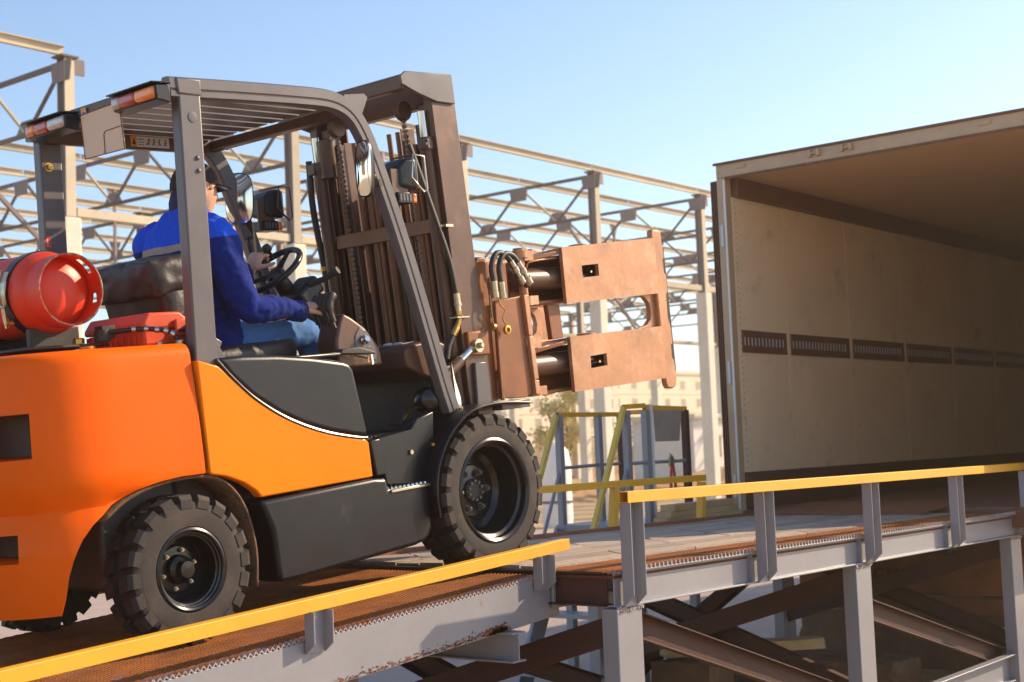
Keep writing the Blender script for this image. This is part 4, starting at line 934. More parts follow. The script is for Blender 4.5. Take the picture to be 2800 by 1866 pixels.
decal('decal_field', .052, .034, 2.124, .012, -1.582, 'sticker_orange', d2)
mb = MB()
rq = random.Random(4)
for i in range(6): mb.bb(-1.583, -1.582, .022, .022+rq.uniform(.016, .026), 2.091+i*.005, 2.0935+i*.005)
tag(B(mb, 'print_line', 'ink', d2), kind='stuff')
d3 = B(MB().bb(-1.545, -1.513, .4665, .468, 1.616, 1.665), 'extinguisher_decal', 'sticker_red')
B(MB().bb(-1.534, -1.526, .4655, .4664, 1.632, 1.652).bb(-1.532, -1.528, .4655, .4664, 1.652, 1.656), 'pictogram', 'sticker_white', d3)
B(MB().prism([(-1.533, .4664, 1.625), (-1.527, .4664, 1.625), (-1.530, .4664, 1.619)], (0, -.0009, 0)), 'pictogram', 'sticker_white', d3)
B(MB().hexnut((-1.49, .467, 1.965), (0, -1, 0), .014, .012).lathe([(.020, -.003), (.020, .001)], (-1.49, .467, 1.965), (0, -1, 0), 18), 'pillar_bolt', 'brass', smooth=30)
# --- mirrors, work lamps, indicators on both front legs
def mirror(c, h_, w_, yawd, parent=None):
    mb = MB(); n = 28; pr = []
    rot = Matrix.Rotation(R(yawd), 3, 'Z') @ Matrix.Rotation(R(4), 3, 'X')
    def sh(k, dep):
        out = []
        for i in range(n):
            a = 2*math.pi*i/n; e = 3.2; x = math.copysign(abs(math.cos(a))**(2/e), math.cos(a))*w_/2*k; z = math.copysign(abs(math.sin(a))**(2/e), math.sin(a))*h_/2*k
            q = rot @ Vector((dep, x, z)); out.append(V(c)+V(*q))
        return out
    rings = [sh(1, 0), sh(1.03, .012), sh(.95, .03), sh(.55, .042)]; vs = sum(rings, []); fs = []
    for r_ in range(3):
        for i in range(n): fs.append((r_*n+i, r_*n+(i+1) % n, (r_+1)*n+(i+1) % n, (r_+1)*n+i))
    fs.append(tuple(range(3*n, 4*n)))
    o = B(MB().add(vs, fs), 'mirror_housing', 'black_plastic', parent, smooth=50)
    g1 = sh(.97, .003); g0 = [V(c)+V(*(rot @ Vector((-.004, 0, 0))))]
    B(MB().add(g1+[V(c)+V(*(rot @ Vector((-.010, 0, 0))))], [(i, (i+1) % n, n) for i in range(n)]), 'mirror_glass', 'mirror', o, smooth=80)
    return o
mr = mirror((-.585, -.535, 1.838), .245, .085, 10)
B(MB().tube(spline([(-.565, -.53, 1.85), (-.53, -.52, 1.83), (-.50, -.515, 1.815), (-.475, -.51, 1.79)], 4), .006, 8), 'mirror_stem', 'brass', mr, smooth=50)
B(MB().bb(-.485, -.462, -.522, -.49, 1.765, 1.80), 'mirror_clamp', 'primer', mr, bevel=.003)
ml = mirror((-.46, .47, 1.855), .25, .135, 42)
B(MB().tube([(-.43, .47, 1.78), (-.40, .49, 1.70), (-.385, .497, 1.62)], [.02, .022, .022], 10), 'mirror_stem', 'black_plastic', ml, smooth=50)
for s_, x0, y0, z0 in ((1, -.24, .52, 1.835), (-1, -.29, -.47, 1.83)):
    wl = B(MB().prism([(x0-.06, y0-.05, z0-.06), (x0+.05, y0-.062, z0-.075), (x0+.05, y0-.062, z0+.075), (x0-.02, y0-.055, z0+.07), (x0-.06, y0-.045, z0+.03)], (0, .12, 0)), 'work_lamp', 'black_plastic', bevel=.016, seg=3)
    B(MB().bb(x0+.05, x0+.056, y0-.055, y0+.05, z0-.065, z0+.065), 'lamp_glass', 'lens_clear', wl, bevel=.002)
    gp = [(x0+.02, y0-.07, z0+.085), (x0+.09, y0-.07, z0+.08), (x0+.095, y0-.07, z0-.07), (x0+.07, y0-.07, z0-.085), (x0+.00, y0-.07, z0-.02)]
    B(MB().tube(gp, .0045, 8, closed=True), 'lamp_guard', 'chrome' if s_ < 0 else 'mast_flare_brown', wl, smooth=50)
    B(MB().tube([(x0+.02, y0-.07, z0+.085), (x0+.02, y0+.07, z0+.085), (x0+.09, y0+.07, z0+.08), (x0+.095, y0+.07, z0-.07)], .0045, 8), 'lamp_guard', 'mast_flare_brown', wl, smooth=50)
    br = B(MB().bb(x0-.10, x0+.00, y0-.04, y0-.03, z0-.13, z0+.02), 'lamp_bracket', 'mast_flare_brown', wl)
    il = B(MB().bb(x0-.08, x0+.015, y0-.052, y0+.04, z0-.135, z0-.085), 'indicator', 'black_plastic', bevel=.004)
    B(MB().bb(x0+.016, x0+.045, y0-.050, y0+.038, z0-.133, z0-.088), 'indicator_lens', 'lens_orange', il, bevel=.008, seg=3)
    for k in range(4): B(MB().bb(x0-.07+k*.02, x0-.058+k*.02, y0-.055, y0-.0525, z0-.125, z0-.095), 'connector', 'guard_grey', il)
# grab handle on the left front leg
B(MB().tube(spline([(-.42, .45, 1.66), (-.45, .44, 1.64), (-.43, .44, 1.56), (-.37, .44, 1.42), (-.345, .45, 1.39)], 5), .012, 10), 'grab_handle', 'black_plastic', smooth=50)

# --- mast (leaning back a little)
mx = lambda z: .25-.0535*(z-.74)
def mpt(dx, y, z): return (mx(z)+dx, y, z)
for s_ in (-1, 1):
    for (dx, dy, w_, d_, z0, z1, nm) in ((-.085, .405, .052, .165, .22, 2.235, 'outer_mast_rail'), (-.075, .345, .048, .140, .26, 2.20, 'inner_mast_rail'), (-.07, .288, .040, .115, .30, 2.12, 'inner_mast_rail')):
        t = .014; W2, D2 = w_/2, d_/2
        sec = [(-D2, -W2), (D2, -W2), (D2, W2), (D2-t, W2), (D2-t, -W2+t), (-D2+t, -W2+t), (-D2+t, W2), (-D2, W2)]
        p, q = V(mpt(dx, s_*dy, z0)), V(mpt(dx, s_*dy, z1)); d = nrm(q-p); X_ = nrm(np.cross(V(0, 1., 0), d)); mb = MB()
        # open side of the channel faces the mast centre
        vs = [e+X_*a+V(0, -s_*b, 0) for e in (p, q) for a, b in sec]; k = len(sec)
        mb.add(vs, [tuple(range(k)), tuple(range(k, 2*k))[::-1]]+[(i, (i+1) % k, k+(i+1) % k, k+i) for i in range(k)])
        B(mb, nm, 'mast_flare_brown', bevel=.003)
    # lift cylinder with polished rod, collar, bracket
    cy = B(MB().tube([mpt(-.185, s_*.375, .35), mpt(-.185, s_*.375, 2.03)], .032, 18), 'lift_cylinder', 'mast_flare_brown', smooth=40)
    B(MB().tube([mpt(-.185, s_*.375, 2.03), mpt(-.185, s_*.375, 2.16)], .021, 16), 'piston_rod', 'chrome', cy, smooth=40)
    B(MB().tube([mpt(-.185, s_*.375, 1.99), mpt(-.185, s_*.375, 2.035)], .039, 18), 'cylinder_gland', 'mast_flare_brown', cy, smooth=40)
    B(MB().box(mpt(-.145, s_*.390, 2.00), (.17, .05, .055)), 'cylinder_clamp', 'mast_flare_brown', bevel=.005)
    for dz in (-.015, .015): B(MB().hexnut(V(mpt(-.215, s_*.416, 2.0+dz)), (0, s_, 0), .009, .008).hexnut(V(mpt(-.085, s_*.416, 2.0+dz)), (0, s_, 0), .009, .008), 'clamp_bolt', 'guard_grey', smooth=30)
    # side plates of the mast head
    hp = [(-.205, 2.300), (-.17, 2.325), (.150, 2.338), (.158, 2.195), (.03, 2.196), (-.09, 2.225), (-.20, 2.262)]
    B(MB().prism(xz(hp, s_*.445), (0, -s_*.012, 0)), 'mast_head_plate', 'guard_grey', bevel=.004)
    B(MB().bb(mx(1.0)-.15, mx(1.0)+.0, s_*.405, s_*.45, .985, 1.10), 'tilt_bracket', 'clamp_flare_dark', bevel=.006)
    tc_ = B(MB().tube([(-.16, s_*.44, .86), (.02, s_*.44, .965)], .030, 16), 'tilt_cylinder', 'mast_flare_brown', smooth=40)
    B(MB().tube([(.02, s_*.44, .965), (.11, s_*.44, 1.018)], .020, 14), 'piston_rod', 'chrome', tc_, smooth=40)
    B(MB().lathe([(.032, -.035), (.032, .035)], (.135, s_*.44, 1.03), (0, 1, 0), 18).lathe([(.016, .035), (.016, .05), (.010, .055)], (.135, s_*.44, 1.03), (0, s_, 0), 6), 'tilt_pin', 'zinc', tc_, smooth=35)
    B(MB().prism(xz([(.11, .70), (.215, .70), (.205, .95), (.12, .95)], s_*.43), (0, s_*.02, 0)), 'mast_foot_plate', 'guard_grey', bevel=.004)
    # chains
    mb = MB()
    for i in range(64):
        z = .62+i*.0245; c = V(mpt(-.165, s_*.235, z))
        mb.box(c, (.010, .022 if i % 2 else .014, .021))
        mb.box(c+V(0, 0, .0), (.012, .030, .006))
    tag(B(mb, 'lift_chain', 'mast_flare_brown'), kind='stuff')
    B(MB().lathe([(.045, -.018), (.05, -.012), (.04, 0), (.05, .012), (.045, .018)], mpt(-.165, s_*.235, 2.19), (0, 1, 0), 24), 'chain_sheave', 'mast_flare_brown', smooth=35)
B(MB().prism(xz([(-.195, 2.305), (-.14, 2.325), (-.13, 2.245), (-.19, 2.240)], -.433), (0, .866, 0)), 'top_crossmember', 'mast_flare_brown', bevel=.006)
B(MB().prism(xz([(.07, 2.33), (.14, 2.335), (.15, 2.20), (.09, 2.20)], -.433), (0, .866, 0)), 'top_crossmember', 'mast_flare_brown', bevel=.006)
for z, hh, d_ in ((1.62, .07, -.17), (1.02, .10, -.165), (.42, .14, -.16)): B(MB().box(mpt(d_, 0, z), (.018, .66, hh)), 'crossmember', 'mast_flare_orange', bevel=.004)
cc = B(MB().tube([mpt(-.07, .0, .35), mpt(-.07, .0, 1.62)], .052, 22), 'free_lift_cylinder', 'mast_flare_brown', smooth=40)
B(MB().tube([mpt(-.07, 0, 1.62), mpt(-.07, 0, 1.95)], .034, 20), 'piston_rod', 'chrome', cc, smooth=40)
for y in (-.16, -.10, .09, .15): B(MB().tube([mpt(-.14, y, .5), mpt(-.14, y, 2.10)], .013, 10), 'hydraulic_pipe', 'mast_flare_orange', smooth=50)
for y in (-.205, .195): B(MB().box(mpt(-.12, y, 1.3), (.09, .006, 1.62), rot=Matrix.Rotation(R(-3.06), 3, 'Y')), 'rail_web', 'mast_flare_brown')
for y, z1 in ((.30, 1.92), (.20, 1.86), (.10, 1.88), (.0, 1.80), (-.10, 1.74), (-.20, 1.70)):
    B(MB().box(mpt(-.02, y, (.62+z1)/2), (.012, .088, z1-.62), rot=Matrix.Rotation(R(-3.06), 3, 'Y')), 'backrest_bar', 'mast_flare_orange', bevel=.004)
for z in (.70, 1.30, 1.66): B(MB().box(mpt(.0, .05, z), (.02, .66, .05)), 'backrest_rail', 'mast_flare_brown', bevel=.004)
for y, r_ in ((.26, .016), (.06, .012), (.03, .012), (-.03, .020), (-.25, .015), (-.28, .012)): B(MB().tube([mpt(-.155, y, .55), mpt(-.155, y, 2.02)], r_, 10), 'hydraulic_pipe', 'mast_flare_orange', smooth=50)
# far side bellows/cylinder tops and hoses along the left mast
B(MB().tube([mpt(-.16, .33, 1.95), mpt(-.16, .33, 2.14)], .05, 18), 'cylinder_top', 'mast_flare_brown', smooth=40)
B(MB().tube(spline([mpt(-.20, .43, 2.05), (-.02, .43, 1.80), (.02, .43, 1.50), (.045, .43, 1.20), (.07, .43, .95)], 6), .017, 10), 'hydraulic_hose', 'hose_rubber', smooth=50)
for z in (1.50, 1.36, 1.22, 1.19, 1.13): B(MB().lathe([(.021, -.012), (.021, .012)], (.02+(1.5-z)*.085, .43, z), (.085, 0, -1), 14), 'hose_ferrule', 'brass', smooth=35)
# right-hand hoses sweeping down to brass elbows
for k, (dy, dx) in enumerate(((-.445, 0), (-.43, .022))):
    ho = B(MB().tube(spline([(-.19+dx, dy, 1.98), (-.135+dx, dy, 1.84), (-.06+dx, dy, 1.64), (.01+dx, dy, 1.44), (.036+dx, dy, 1.29)], 7), .0105, 10), 'hydraulic_hose', 'hose_rubber', smooth=50)
    B(MB().lathe([(.014, 0), (.014, .045), (.017, .046), (.017, .06), (.012, .061), (.012, .085)], (.036+dx, dy, 1.285), (.05, 0, -1), 14), 'hose_ferrule', 'zinc', ho, smooth=35)
    B(MB().tube([(.04+dx, dy, 1.205), (.042+dx, dy, 1.165), (.03+dx, dy, 1.14), (-.012+dx, dy, 1.09)], [.010, .010, .011, .012], 10).hexnut((.042+dx, dy, 1.185), (0, 0, -1), .016, .018).lathe([(.014, 0), (.015, .02), (.013, .05)], (.018+dx, dy, 1.125), (-.65, 0, -.75), 12), 'hose_elbow', 'brass', ho, smooth=35)
    B(MB().tube([(-.012+dx, dy, 1.09), (-.05+dx, dy, 1.04), (-.07+dx, dy, .98)], .011, 10), 'hydraulic_hose', 'hose_rubber', smooth=50)
B(MB().bb(.015, .10, -.46, -.41, 1.168, 1.174), 'hose_bracket', 'zinc')
B(MB().bb(-.005, .045, -.46, -.42, 1.60, 1.612), 'hose_clip', 'zinc')

# --- roll clamp on the carriage
cf = B(MB().prism(xz([(.24, .755), (.24, 1.30), (.26, 1.44), (.33, 1.475), (.46, 1.455), (.47, .755)], -.30), (0, .60, 0)), 'clamp_carriage', 'clamp_flare_dark', bevel=.01)
B(MB().prism(xz([(.235, .755), (.215, 1.42), (.24, 1.46), (.30, 1.46), (.30, .755)], -.42), (0, .12, 0)), 'carriage_side', 'clamp_flare_dark', bevel=.008)
B(MB().prism([(.30, -.455, 1.24), (.505, -.455, 1.26), (.53, -.455, .775), (.47, -.455, .755), (.285, -.455, .765)], (0, .02, 0)), 'carriage_face', 'clamp_flare_dark', bevel=.004)
for z0, z1 in ((1.06, 1.262), (.84, 1.055), (.765, .835)): B(MB().prism([(.500+(1.26-z1)*.05, -.475, z1), (.535+(1.26-z1)*.05, -.475, z1), (.535+(1.26-z0)*.05, -.475, z0), (.500+(1.26-z0)*.05, -.475, z0)], (0, .05, 0)), 'hinge_plate', 'clamp_flare_tan', bevel=.003)
for z0, z1 in ((1.21, 1.47), (.755, 1.03)):
    pv = B(MB().tube([(.56, -.43, z0), (.545, -.43, z1)], .022, 16), 'pivot_pin', 'clamp_flare_tan', smooth=40)
    B(MB().lathe([(.045, 0), (.045, .035), (.03, .04), (.03, .05)], (.545, -.43, z1-.02), (0, 0, 1), 20).box((.585, -.435, z1-.01), (.07, .05, .05)), 'pivot_collar', 'clamp_flare_tan', pv, smooth=35)
    B(MB().lathe([(.04, 0), (.04, .045)], (.56, -.43, z0), (0, 0, 1), 20).box((.60, -.435, z0+.025), (.06, .05, .045)), 'pivot_collar', 'clamp_flare_tan', pv, smooth=35)
for zc in (1.345, .905):
    hc = B(MB().tube([(.585, -.375, zc), (1.02, -.378, zc+.005)], .060, 24), 'clamp_cylinder', 'mast_flare_brown', smooth=40)
    B(MB().tube([(1.02, -.378, zc+.005), (1.20, -.378, zc+.008)], .035, 20), 'piston_rod', 'chrome', hc, smooth=40)
    B(MB().tube([(.60, -.42, zc+.055), (.61, -.43, zc+.085), (.70, -.43, zc+.095), (.84, -.43, zc+.105)], .006, 8), 'feed_pipe', 'clamp_flare_tan', hc, smooth=50)
# arm: two box halves with window slots, a bridge and the rear stiffeners
for s_ in (-1, 1):
    for (z0a, z1a, z0b, z1b, sz) in ((1.208, 1.500, 1.240, 1.552, 1.372), (.752, 1.036, .764, 1.056, .895)):
        x0, x1 = .845, 1.690; sx0, sx1, sh = 1.00, 1.145, .032; yo = s_*.470
        def zt(x): return z1a+(z1b-z1a)*(x-x0)/(x1-x0)
        def zb_(x): return z0a+(z0b-z0a)*(x-x0)/(x1-x0)
        mb = MB(); th = -s_*.022
        mb.prism([(x0, yo, zb_(x0)), (sx0, yo, zb_(sx0)), (sx0, yo, zt(sx0)), (x0, yo, zt(x0))], (0, th, 0))
        mb.prism([(sx1, yo, zb_(sx1)), (x1, yo, zb_(x1)), (x1, yo, zt(x1)), (sx1, yo, zt(sx1))], (0, th, 0))
        mb.prism([(sx0, yo, zb_(sx0)), (sx1, yo, zb_(sx1)), (sx1, yo, sz-sh+.008), (sx0, yo, sz-sh)], (0, th, 0))
        mb.prism([(sx0, yo, sz+sh), (sx1, yo, sz+sh+.008), (sx1, yo, zt(sx1)), (sx0, yo, zt(sx0))], (0, th, 0))
        B(mb, 'clamp_arm', 'clamp_flare_tan')
        B(MB().prism([(x0-.01, s_*.30, zt(x0)-.012), (x1, s_*.30, zt(x1)-.012), (x1, s_*.448, zt(x1)-.002), (x0-.01, s_*.448, zt(x0)-.002)], (0, 0, -.018)), 'arm_flange', 'clamp_flare_tan', bevel=.003)
        B(MB().prism([(.60, s_*.30, zb_(x0)+.004), (x1, s_*.30, zb_(x1)+.004), (x1, s_*.448, zb_(x1)+.004), (.60, s_*.40, zb_(x0)+.004)], (0, 0, .018)), 'arm_flange', 'clamp_flare_dark', bevel=.003)
        B(MB().prism([(.60, s_*.30, z1a-.05), (x0, s_*.30, z1a-.012), (x0, s_*.46, z1a-.012), (.60, s_*.42, z1a-.05)], (0, 0, -.02)), 'arm_flange', 'clamp_flare_dark', bevel=.003)
        B(MB().prism(xz([(.60, zb_(x0)), (x1, zb_(x1)), (x1, zt(x1)-.02), (.60, z1a-.06)], s_*.30), (0, -s_*.012, 0)), 'arm_back_plate', 'clamp_flare_dark')
        B(MB().lathe([(.05, 0), (.05, .012), (.02, .016)], (1.10, s_*.38, zt(1.1)-.004), (0, 0, 1), 18), 'arm_boss', 'clamp_flare_tan', smooth=35)
        B(MB().hexnut((sx0+.10, s_*.445, sz), (0, s_, 0), .008, .01), 'bolt', 'zinc', smooth=30)
    # bridge plate between the halves with a big rounded window
    pl_ = [(.74, 1.22), (.74, 1.02), (.80, 1.02), (.84, 1.02), (.84, 1.215)]
    B(MB().prism(xz([(.745, 1.21), (.76, 1.03), (.855, 1.035), (.845, 1.212)], s_*.42), (0, -s_*.03, 0)), 'arm_bridge', 'clamp_flare_dark', bevel=.004)
    n_ = 8; win = [(1.62, 1.245), (1.655, 1.205), (1.668, 1.15), (1.662, 1.10), (1.60, 1.062)]
    B(MB().prism(xz([(1.52, 1.236), (1.60, 1.225), (1.640, 1.19), (1.650, 1.145), (1.640, 1.10), (1.60, 1.07), (1.50, 1.050), (1.695, 1.056), (1.695, 1.242)], s_*.43), (0, -s_*.03, 0)), 'arm_bridge', 'clamp_flare_tan', bevel=.004)
    # contact pad with rounded ears and notches
    if s_ < 0:
        PADC = [(1.69, 1.545), (1.69, 1.585), (1.70, 1.603), (1.765, 1.600), (1.785, 1.590), (1.793, 1.50), (1.80, 1.44), (1.783, 1.43), (1.785, 1.355), (1.803, 1.345), (1.803, 1.25), (1.785, 1.23), (1.780, 1.10), (1.80, 1.045), (1.803, .95), (1.786, .945), (1.786, .87), (1.802, .86), (1.806, .745), (1.795, .712), (1.76, .700), (1.715, .705), (1.70, .73), (1.695, .765)]
        B(MB().prism(xz(PADC, -.455), (0, .035, 0)), 'clamp_pad', 'clamp_flare_tan', bevel=.008)
        B(MB().prism(xz([(1.785, 1.53), (1.84, 1.50), (1.85, .80), (1.80, .74)], -.43), (0, .06, 0)), 'pad_face', 'rubber', bevel=.006)
    else:
        B(MB().prism(xz([(1.69, 1.60), (1.80, 1.59), (1.806, .72), (1.70, .71)], .42), (0, .035, 0)), 'clamp_pad', 'clamp_flare_tan', bevel=.008)
# clamp hoses and couplings
for k, (p0, yk) in enumerate((((.285, 1.36), -.47), ((.335, 1.355), -.475))):
    a, b = p0
    ho = B(MB().tube(spline([(a, yk, b-.03), (a-.004, yk, b+.05), (a+.04, yk, b+.11), (a+.11, yk, b+.10), (a+.165, yk, b+.03), (a+.22, yk+.02, b-.05)], 6), .014, 10), 'hydraulic_hose', 'hose_rubber', smooth=50)
    B(MB().lathe([(.018, 0), (.018, .045), (.014, .046), (.014, .05), (.019, .05), (.019, .08)], (a, yk, b-.025), (.05, 0, -1), 14), 'hose_ferrule', 'zinc', ho, smooth=35)
    B(MB().lathe([(.016, 0), (.016, .04), (.02, .042), (.02, .07), (.015, .072), (.015, .10), (.021, .102), (.021, .14), (.012, .15)], (a+.135, yk-.004, b+.075), (.62, .05, -.78), 14), 'quick_coupling', 'chrome', ho, smooth=35)
B(MB().tube(spline([(.30, -.478, 1.26), (.305, -.482, 1.22), (.335, -.482, 1.19), (.315, -.482, 1.15), (.335, -.482, 1.12)], 5), .004, 6), 'dust_cap_strap', 'brass', smooth=50)
B(MB().lathe([(.012, -.01), (.022, -.008), (.022, .008), (.012, .01)], (.338, -.482, 1.095), (0, 1, 0), 18, closed=True), 'dust_cap', 'brass', smooth=35)
B(MB().tube(spline([(.25, -.47, 1.27), (.245, -.475, 1.2), (.25, -.475, 1.13)], 4), .003, 6).lathe([(.014, -.01), (.016, 0), (.012, .012)], (.25, -.475, 1.115), (1, 0, 0), 12), 'dust_cap', 'brass', smooth=40)
# --- gas cylinder cradle, behind the cab
crd = B(MB().bb(-2.10, -1.74, -.24, .30, 1.150, 1.162).bb(-2.03, -1.82, -.16, -.13, 1.16, 1.235).bb(-2.03, -1.82, .20, .23, 1.16, 1.235), 'cylinder_cradle', 'black_dusty', bevel=.004)
B(MB().tube([(-1.78, -.25, 1.165), (-1.78, -.25, 1.21)], .03, 12).box((-1.765, -.25, 1.20), (.06, .05, .05)), 'swing_bracket', 'black_dusty', crd, bevel=.003)
B(MB().hexnut((-1.865, -.22, 1.163), (0, 0, 1), .022, .022), 'bolt', 'brass', crd, smooth=30)
B(MB().lathe([(.035, 1.128), (.03, 1.15)], (-1.85, -.25, 0), (0, 0, 1), 18), 'mount_boss', 'orange', smooth=35)
hs = B(MB().tube(spline([(-1.765, -.27, 1.20), (-1.68, -.36, 1.20), (-1.61, -.42, 1.185), (-1.575, -.44, 1.155), (-1.56, -.44, 1.12)], 7), .010, 10), 'gas_hose', 'hose_rubber', smooth=50)
for p, d in (((-1.70, -.345, 1.201), (1, -.9, 0)), ((-1.665, -.375, 1.199), (1, -.8, -.1)), ((-1.635, -.40, 1.192), (1, -.7, -.2)), ((-1.61, -.42, 1.185), (1, -.6, -.35)), ((-1.59, -.432, 1.172), (.8, -.4, -.6))):
    B(MB().lathe([(.013, -.008), (.013, .008)], p, d, 12), 'hose_ring', 'chrome', hs, smooth=35)
for x, y in ((-1.63, -.40), (-1.58, -.46)): B(MB().hexnut((x, y, 1.131), (0, 0, 1), .014, .014), 'bolt', 'zinc', smooth=30)
# ------------------------------------------------------------------ gas cylinder strapped behind the cab
gc = empty('gas_cylinder', mat=FM @ Matrix.Translation((-1.925, 0, 1.205))); tag(gc, 'red gas cylinder strapped crosswise on the rear of the forklift', 'gas cylinder')
TR = .160; tzc = .162
prof = [(.001, -.245), (.06, -.240), (.10, -.228), (.130, -.208), (.150, -.178), (TR, -.14), (TR, .40), (.15, .45), (.10, .49), (.001, .50)]
MB().lathe(prof, (0, 0, tzc), (0, 1, 0), 56).build('tank_body', 'tank_red', gc, smooth=40)
# foot ring with two slots
n = 64; vs = []; fs = []; yy = (-.292, -.270, -.235, -.19)
for rr in (.136, .130):
    for y in yy:
        for j in range(n):
            a = 2*math.pi*j/n; vs.append((math.cos(a)*rr, y, tzc+math.sin(a)*rr))
cut = lambda j, k: k == 1 and (5 <= j % 64 <= 10 or 60 <= j % 64 <= 62)
for k in range(3):
    for j in range(n):
        if cut(j, k): continue
        a = k*n+j; b = k*n+(j+1) % n; fs.append((a, b, b+n, a+n)); a += 4*n; b += 4*n; fs.append((b, a, a+n, b+n))
for j in range(n): fs.append((j, 4*n+j, 4*n+(j+1) % n, (j+1) % n))
fr_ = MB().add(vs, fs).build('foot_ring', 'tank_red', gc, smooth=40)
MB().lathe([(.1355, -.293), (.138, -.296), (.1335, -.2985), (.130, -.295)], (0, 0, tzc), (0, 1, 0), 56, closed=True).build('ring_rim', M('worn_rim', (.42, .10, .05), .5, .2, .2, 8, 0, 50, spots=((.45, .38, .28), .48, .58, 30)), fr_, smooth=40)
for y in (-.105, .16):
    bd = MB().lathe([(TR+.001, -.022), (TR+.006, -.022), (TR+.006, .022), (TR+.001, .022)], (0, y, tzc), (0, 1, 0), 56, closed=True).build('strap', 'black_plastic', gc, smooth=30)
    ang = [R(150), R(165), R(180), R(194)]
    bk = [(math.cos(a)*(TR+.014), 0, tzc+math.sin(a)*(TR+.014)) for a in ang]
    if y < 0:
        MB().add([(p[0], y+s_, p[2]) for p in bk for s_ in (-.017, .017)], [(2*i, 2*i+1, 2*i+3, 2*i+2) for i in range(3)]).build('buckle_plate', 'zinc', bd).modifiers.new('t', 'SOLIDIFY').thickness = .004
        e2 = [(-.168, y-.024, tzc+.05), (-.178, y-.024, tzc-.0), (-.172, y-.016, tzc-.04), (-.172, y+.016, tzc-.04), (-.178, y+.024, tzc+.0), (-.160, y+.024, tzc+.08), (-.150, y+.024, tzc+.095)]
        MB().tube(spline(e2, 4), .005, 8).build('buckle_loop', 'zinc', bd, smooth=50)
        MB().lathe([(.008, 0), (.008, .055), (.004, .056), (.004, .075)], (-.172, y, tzc-.05), (.06, 0, -1), 12).build('tension_screw', 'zinc', bd, smooth=35)
        MB().tube([(-.14, y, tzc-.105), (-.158, y, tzc-.108)], .012, 10).hexnut((-.158, y, tzc-.108), (-1, 0, 0), .011, .012).build('strap_pivot', 'brass', bd, smooth=35)
# ------------------------------------------------------------------ red tool case on the counterweight
tcase = empty('tool_case', mat=FM @ Matrix.Translation((-1.56, -.17, 1.1335))); tag(tcase, 'orange red plastic tool case with latch lying behind the driver seat', 'tool case')
bx = MB().prism([(-.105, -.19, 0), (.105, -.19, 0), (.112, -.195, .062), (-.112, -.195, .062)], (0, .385, 0)).build('case_body', 'box_red', tcase, bevel=.010, seg=3)
MB().prism([(-.118, -.20, .064), (.118, -.20, .064), (.118, -.20, .085), (.060, -.20, .128), (-.085, -.20, .128), (-.118, -.20, .085)], (0, .40, 0)).build('case_lid', 'box_red', tcase, bevel=.010, seg=3)
for i in range(9): MB().bb(-.1165, -.109, -.14+i*.04, -.132+i*.04, .008, .058).build('rib', 'box_red', bx, bevel=.002)
lt = MB().prism([(.025, -.2015, .030), (.085, -.2015, .030), (.088, -.2015, .098), (.028, -.2015, .098)], (0, -.013, 0)).build('latch', 'box_red', tcase, bevel=.005)
MB().bb(.035, .078, -.2155, -.2146, .046, .058).build('latch_grip', 'ink', lt)
# ------------------------------------------------------------------ key ring
kr = empty('key_ring', mat=FM @ Matrix.Translation((-.565, -.455, 1.03))); tag(kr, 'key ring with tags hanging from the ignition lock', 'keys')
MB().tube([(.012*math.cos(a), 0, .047+.012*math.sin(a)) for a in np.linspace(0, 6.28, 17)[:-1]], .0018, 6, closed=True).build('ring', 'chrome', kr, smooth=50)
MB().tube(spline([(0, 0, .036), (.003, 0, .02), (-.001, 0, .008)], 4), .0022, 6).build('chain', 'zinc', kr, smooth=50)
MB().prism([(.0, -.003, -.048), (.013, -.003, -.042), (.008, -.003, .008), (-.004, -.003, .006)], (0, .004, 0)).build('key_tag', 'chrome', kr, bevel=.001)
MB().prism([(-.022, .003, -.034), (-.008, .003, -.040), (-.002, .003, .002), (-.013, .003, .004)], (0, .004, 0)).build('key_tag', 'lens_orange', kr, bevel=.002)

# ------------------------------------------------------------------ driver
drv = empty('person', mat=FM @ Matrix.Translation((-1.08, 0, 1.08))); tag(drv, 'seated driver in dark cap, blue work jacket and jeans holding the steering knob and levers', 'person')
OFF = V(-1.08, 0, 1.08)
def fuse(parts, name, mat, vox, sm_it=4, disp=None):
    """fuse overlapping closed shapes into one continuous skin"""
    mb = MB()
    for p in parts: mb.add(p.v, p.f)
    mb.v = [tuple(V(p)-OFF) for p in mb.v]
    me = mb.mesh('tmp'); ob = link('tmp', me)
    r_ = ob.modifiers.new('r', 'REMESH'); r_.mode = 'VOXEL'; r_.voxel_size = vox
    s = ob.modifiers.new('s', 'SMOOTH'); s.factor = .5; s.iterations = sm_it
    if disp:
        for sc_, st_ in disp:
            tx = bpy.data.textures.new('folds', 'CLOUDS'); tx.noise_scale = sc_; tx.noise_depth = 2
            d = ob.modifiers.new('d', 'DISPLACE'); d.texture = tx; d.strength = st_; d.mid_level = .5; d.texture_coords = 'LOCAL'
    bpy.context.view_layer.update()
    m2 = bpy.data.meshes.new_from_object(ob.evaluated_get(bpy.context.evaluated_depsgraph_get())); bpy.data.objects.remove(ob)
    m2.name = name; m2.materials.clear()
    for p in m2.polygons: p.use_smooth = True
    return m2
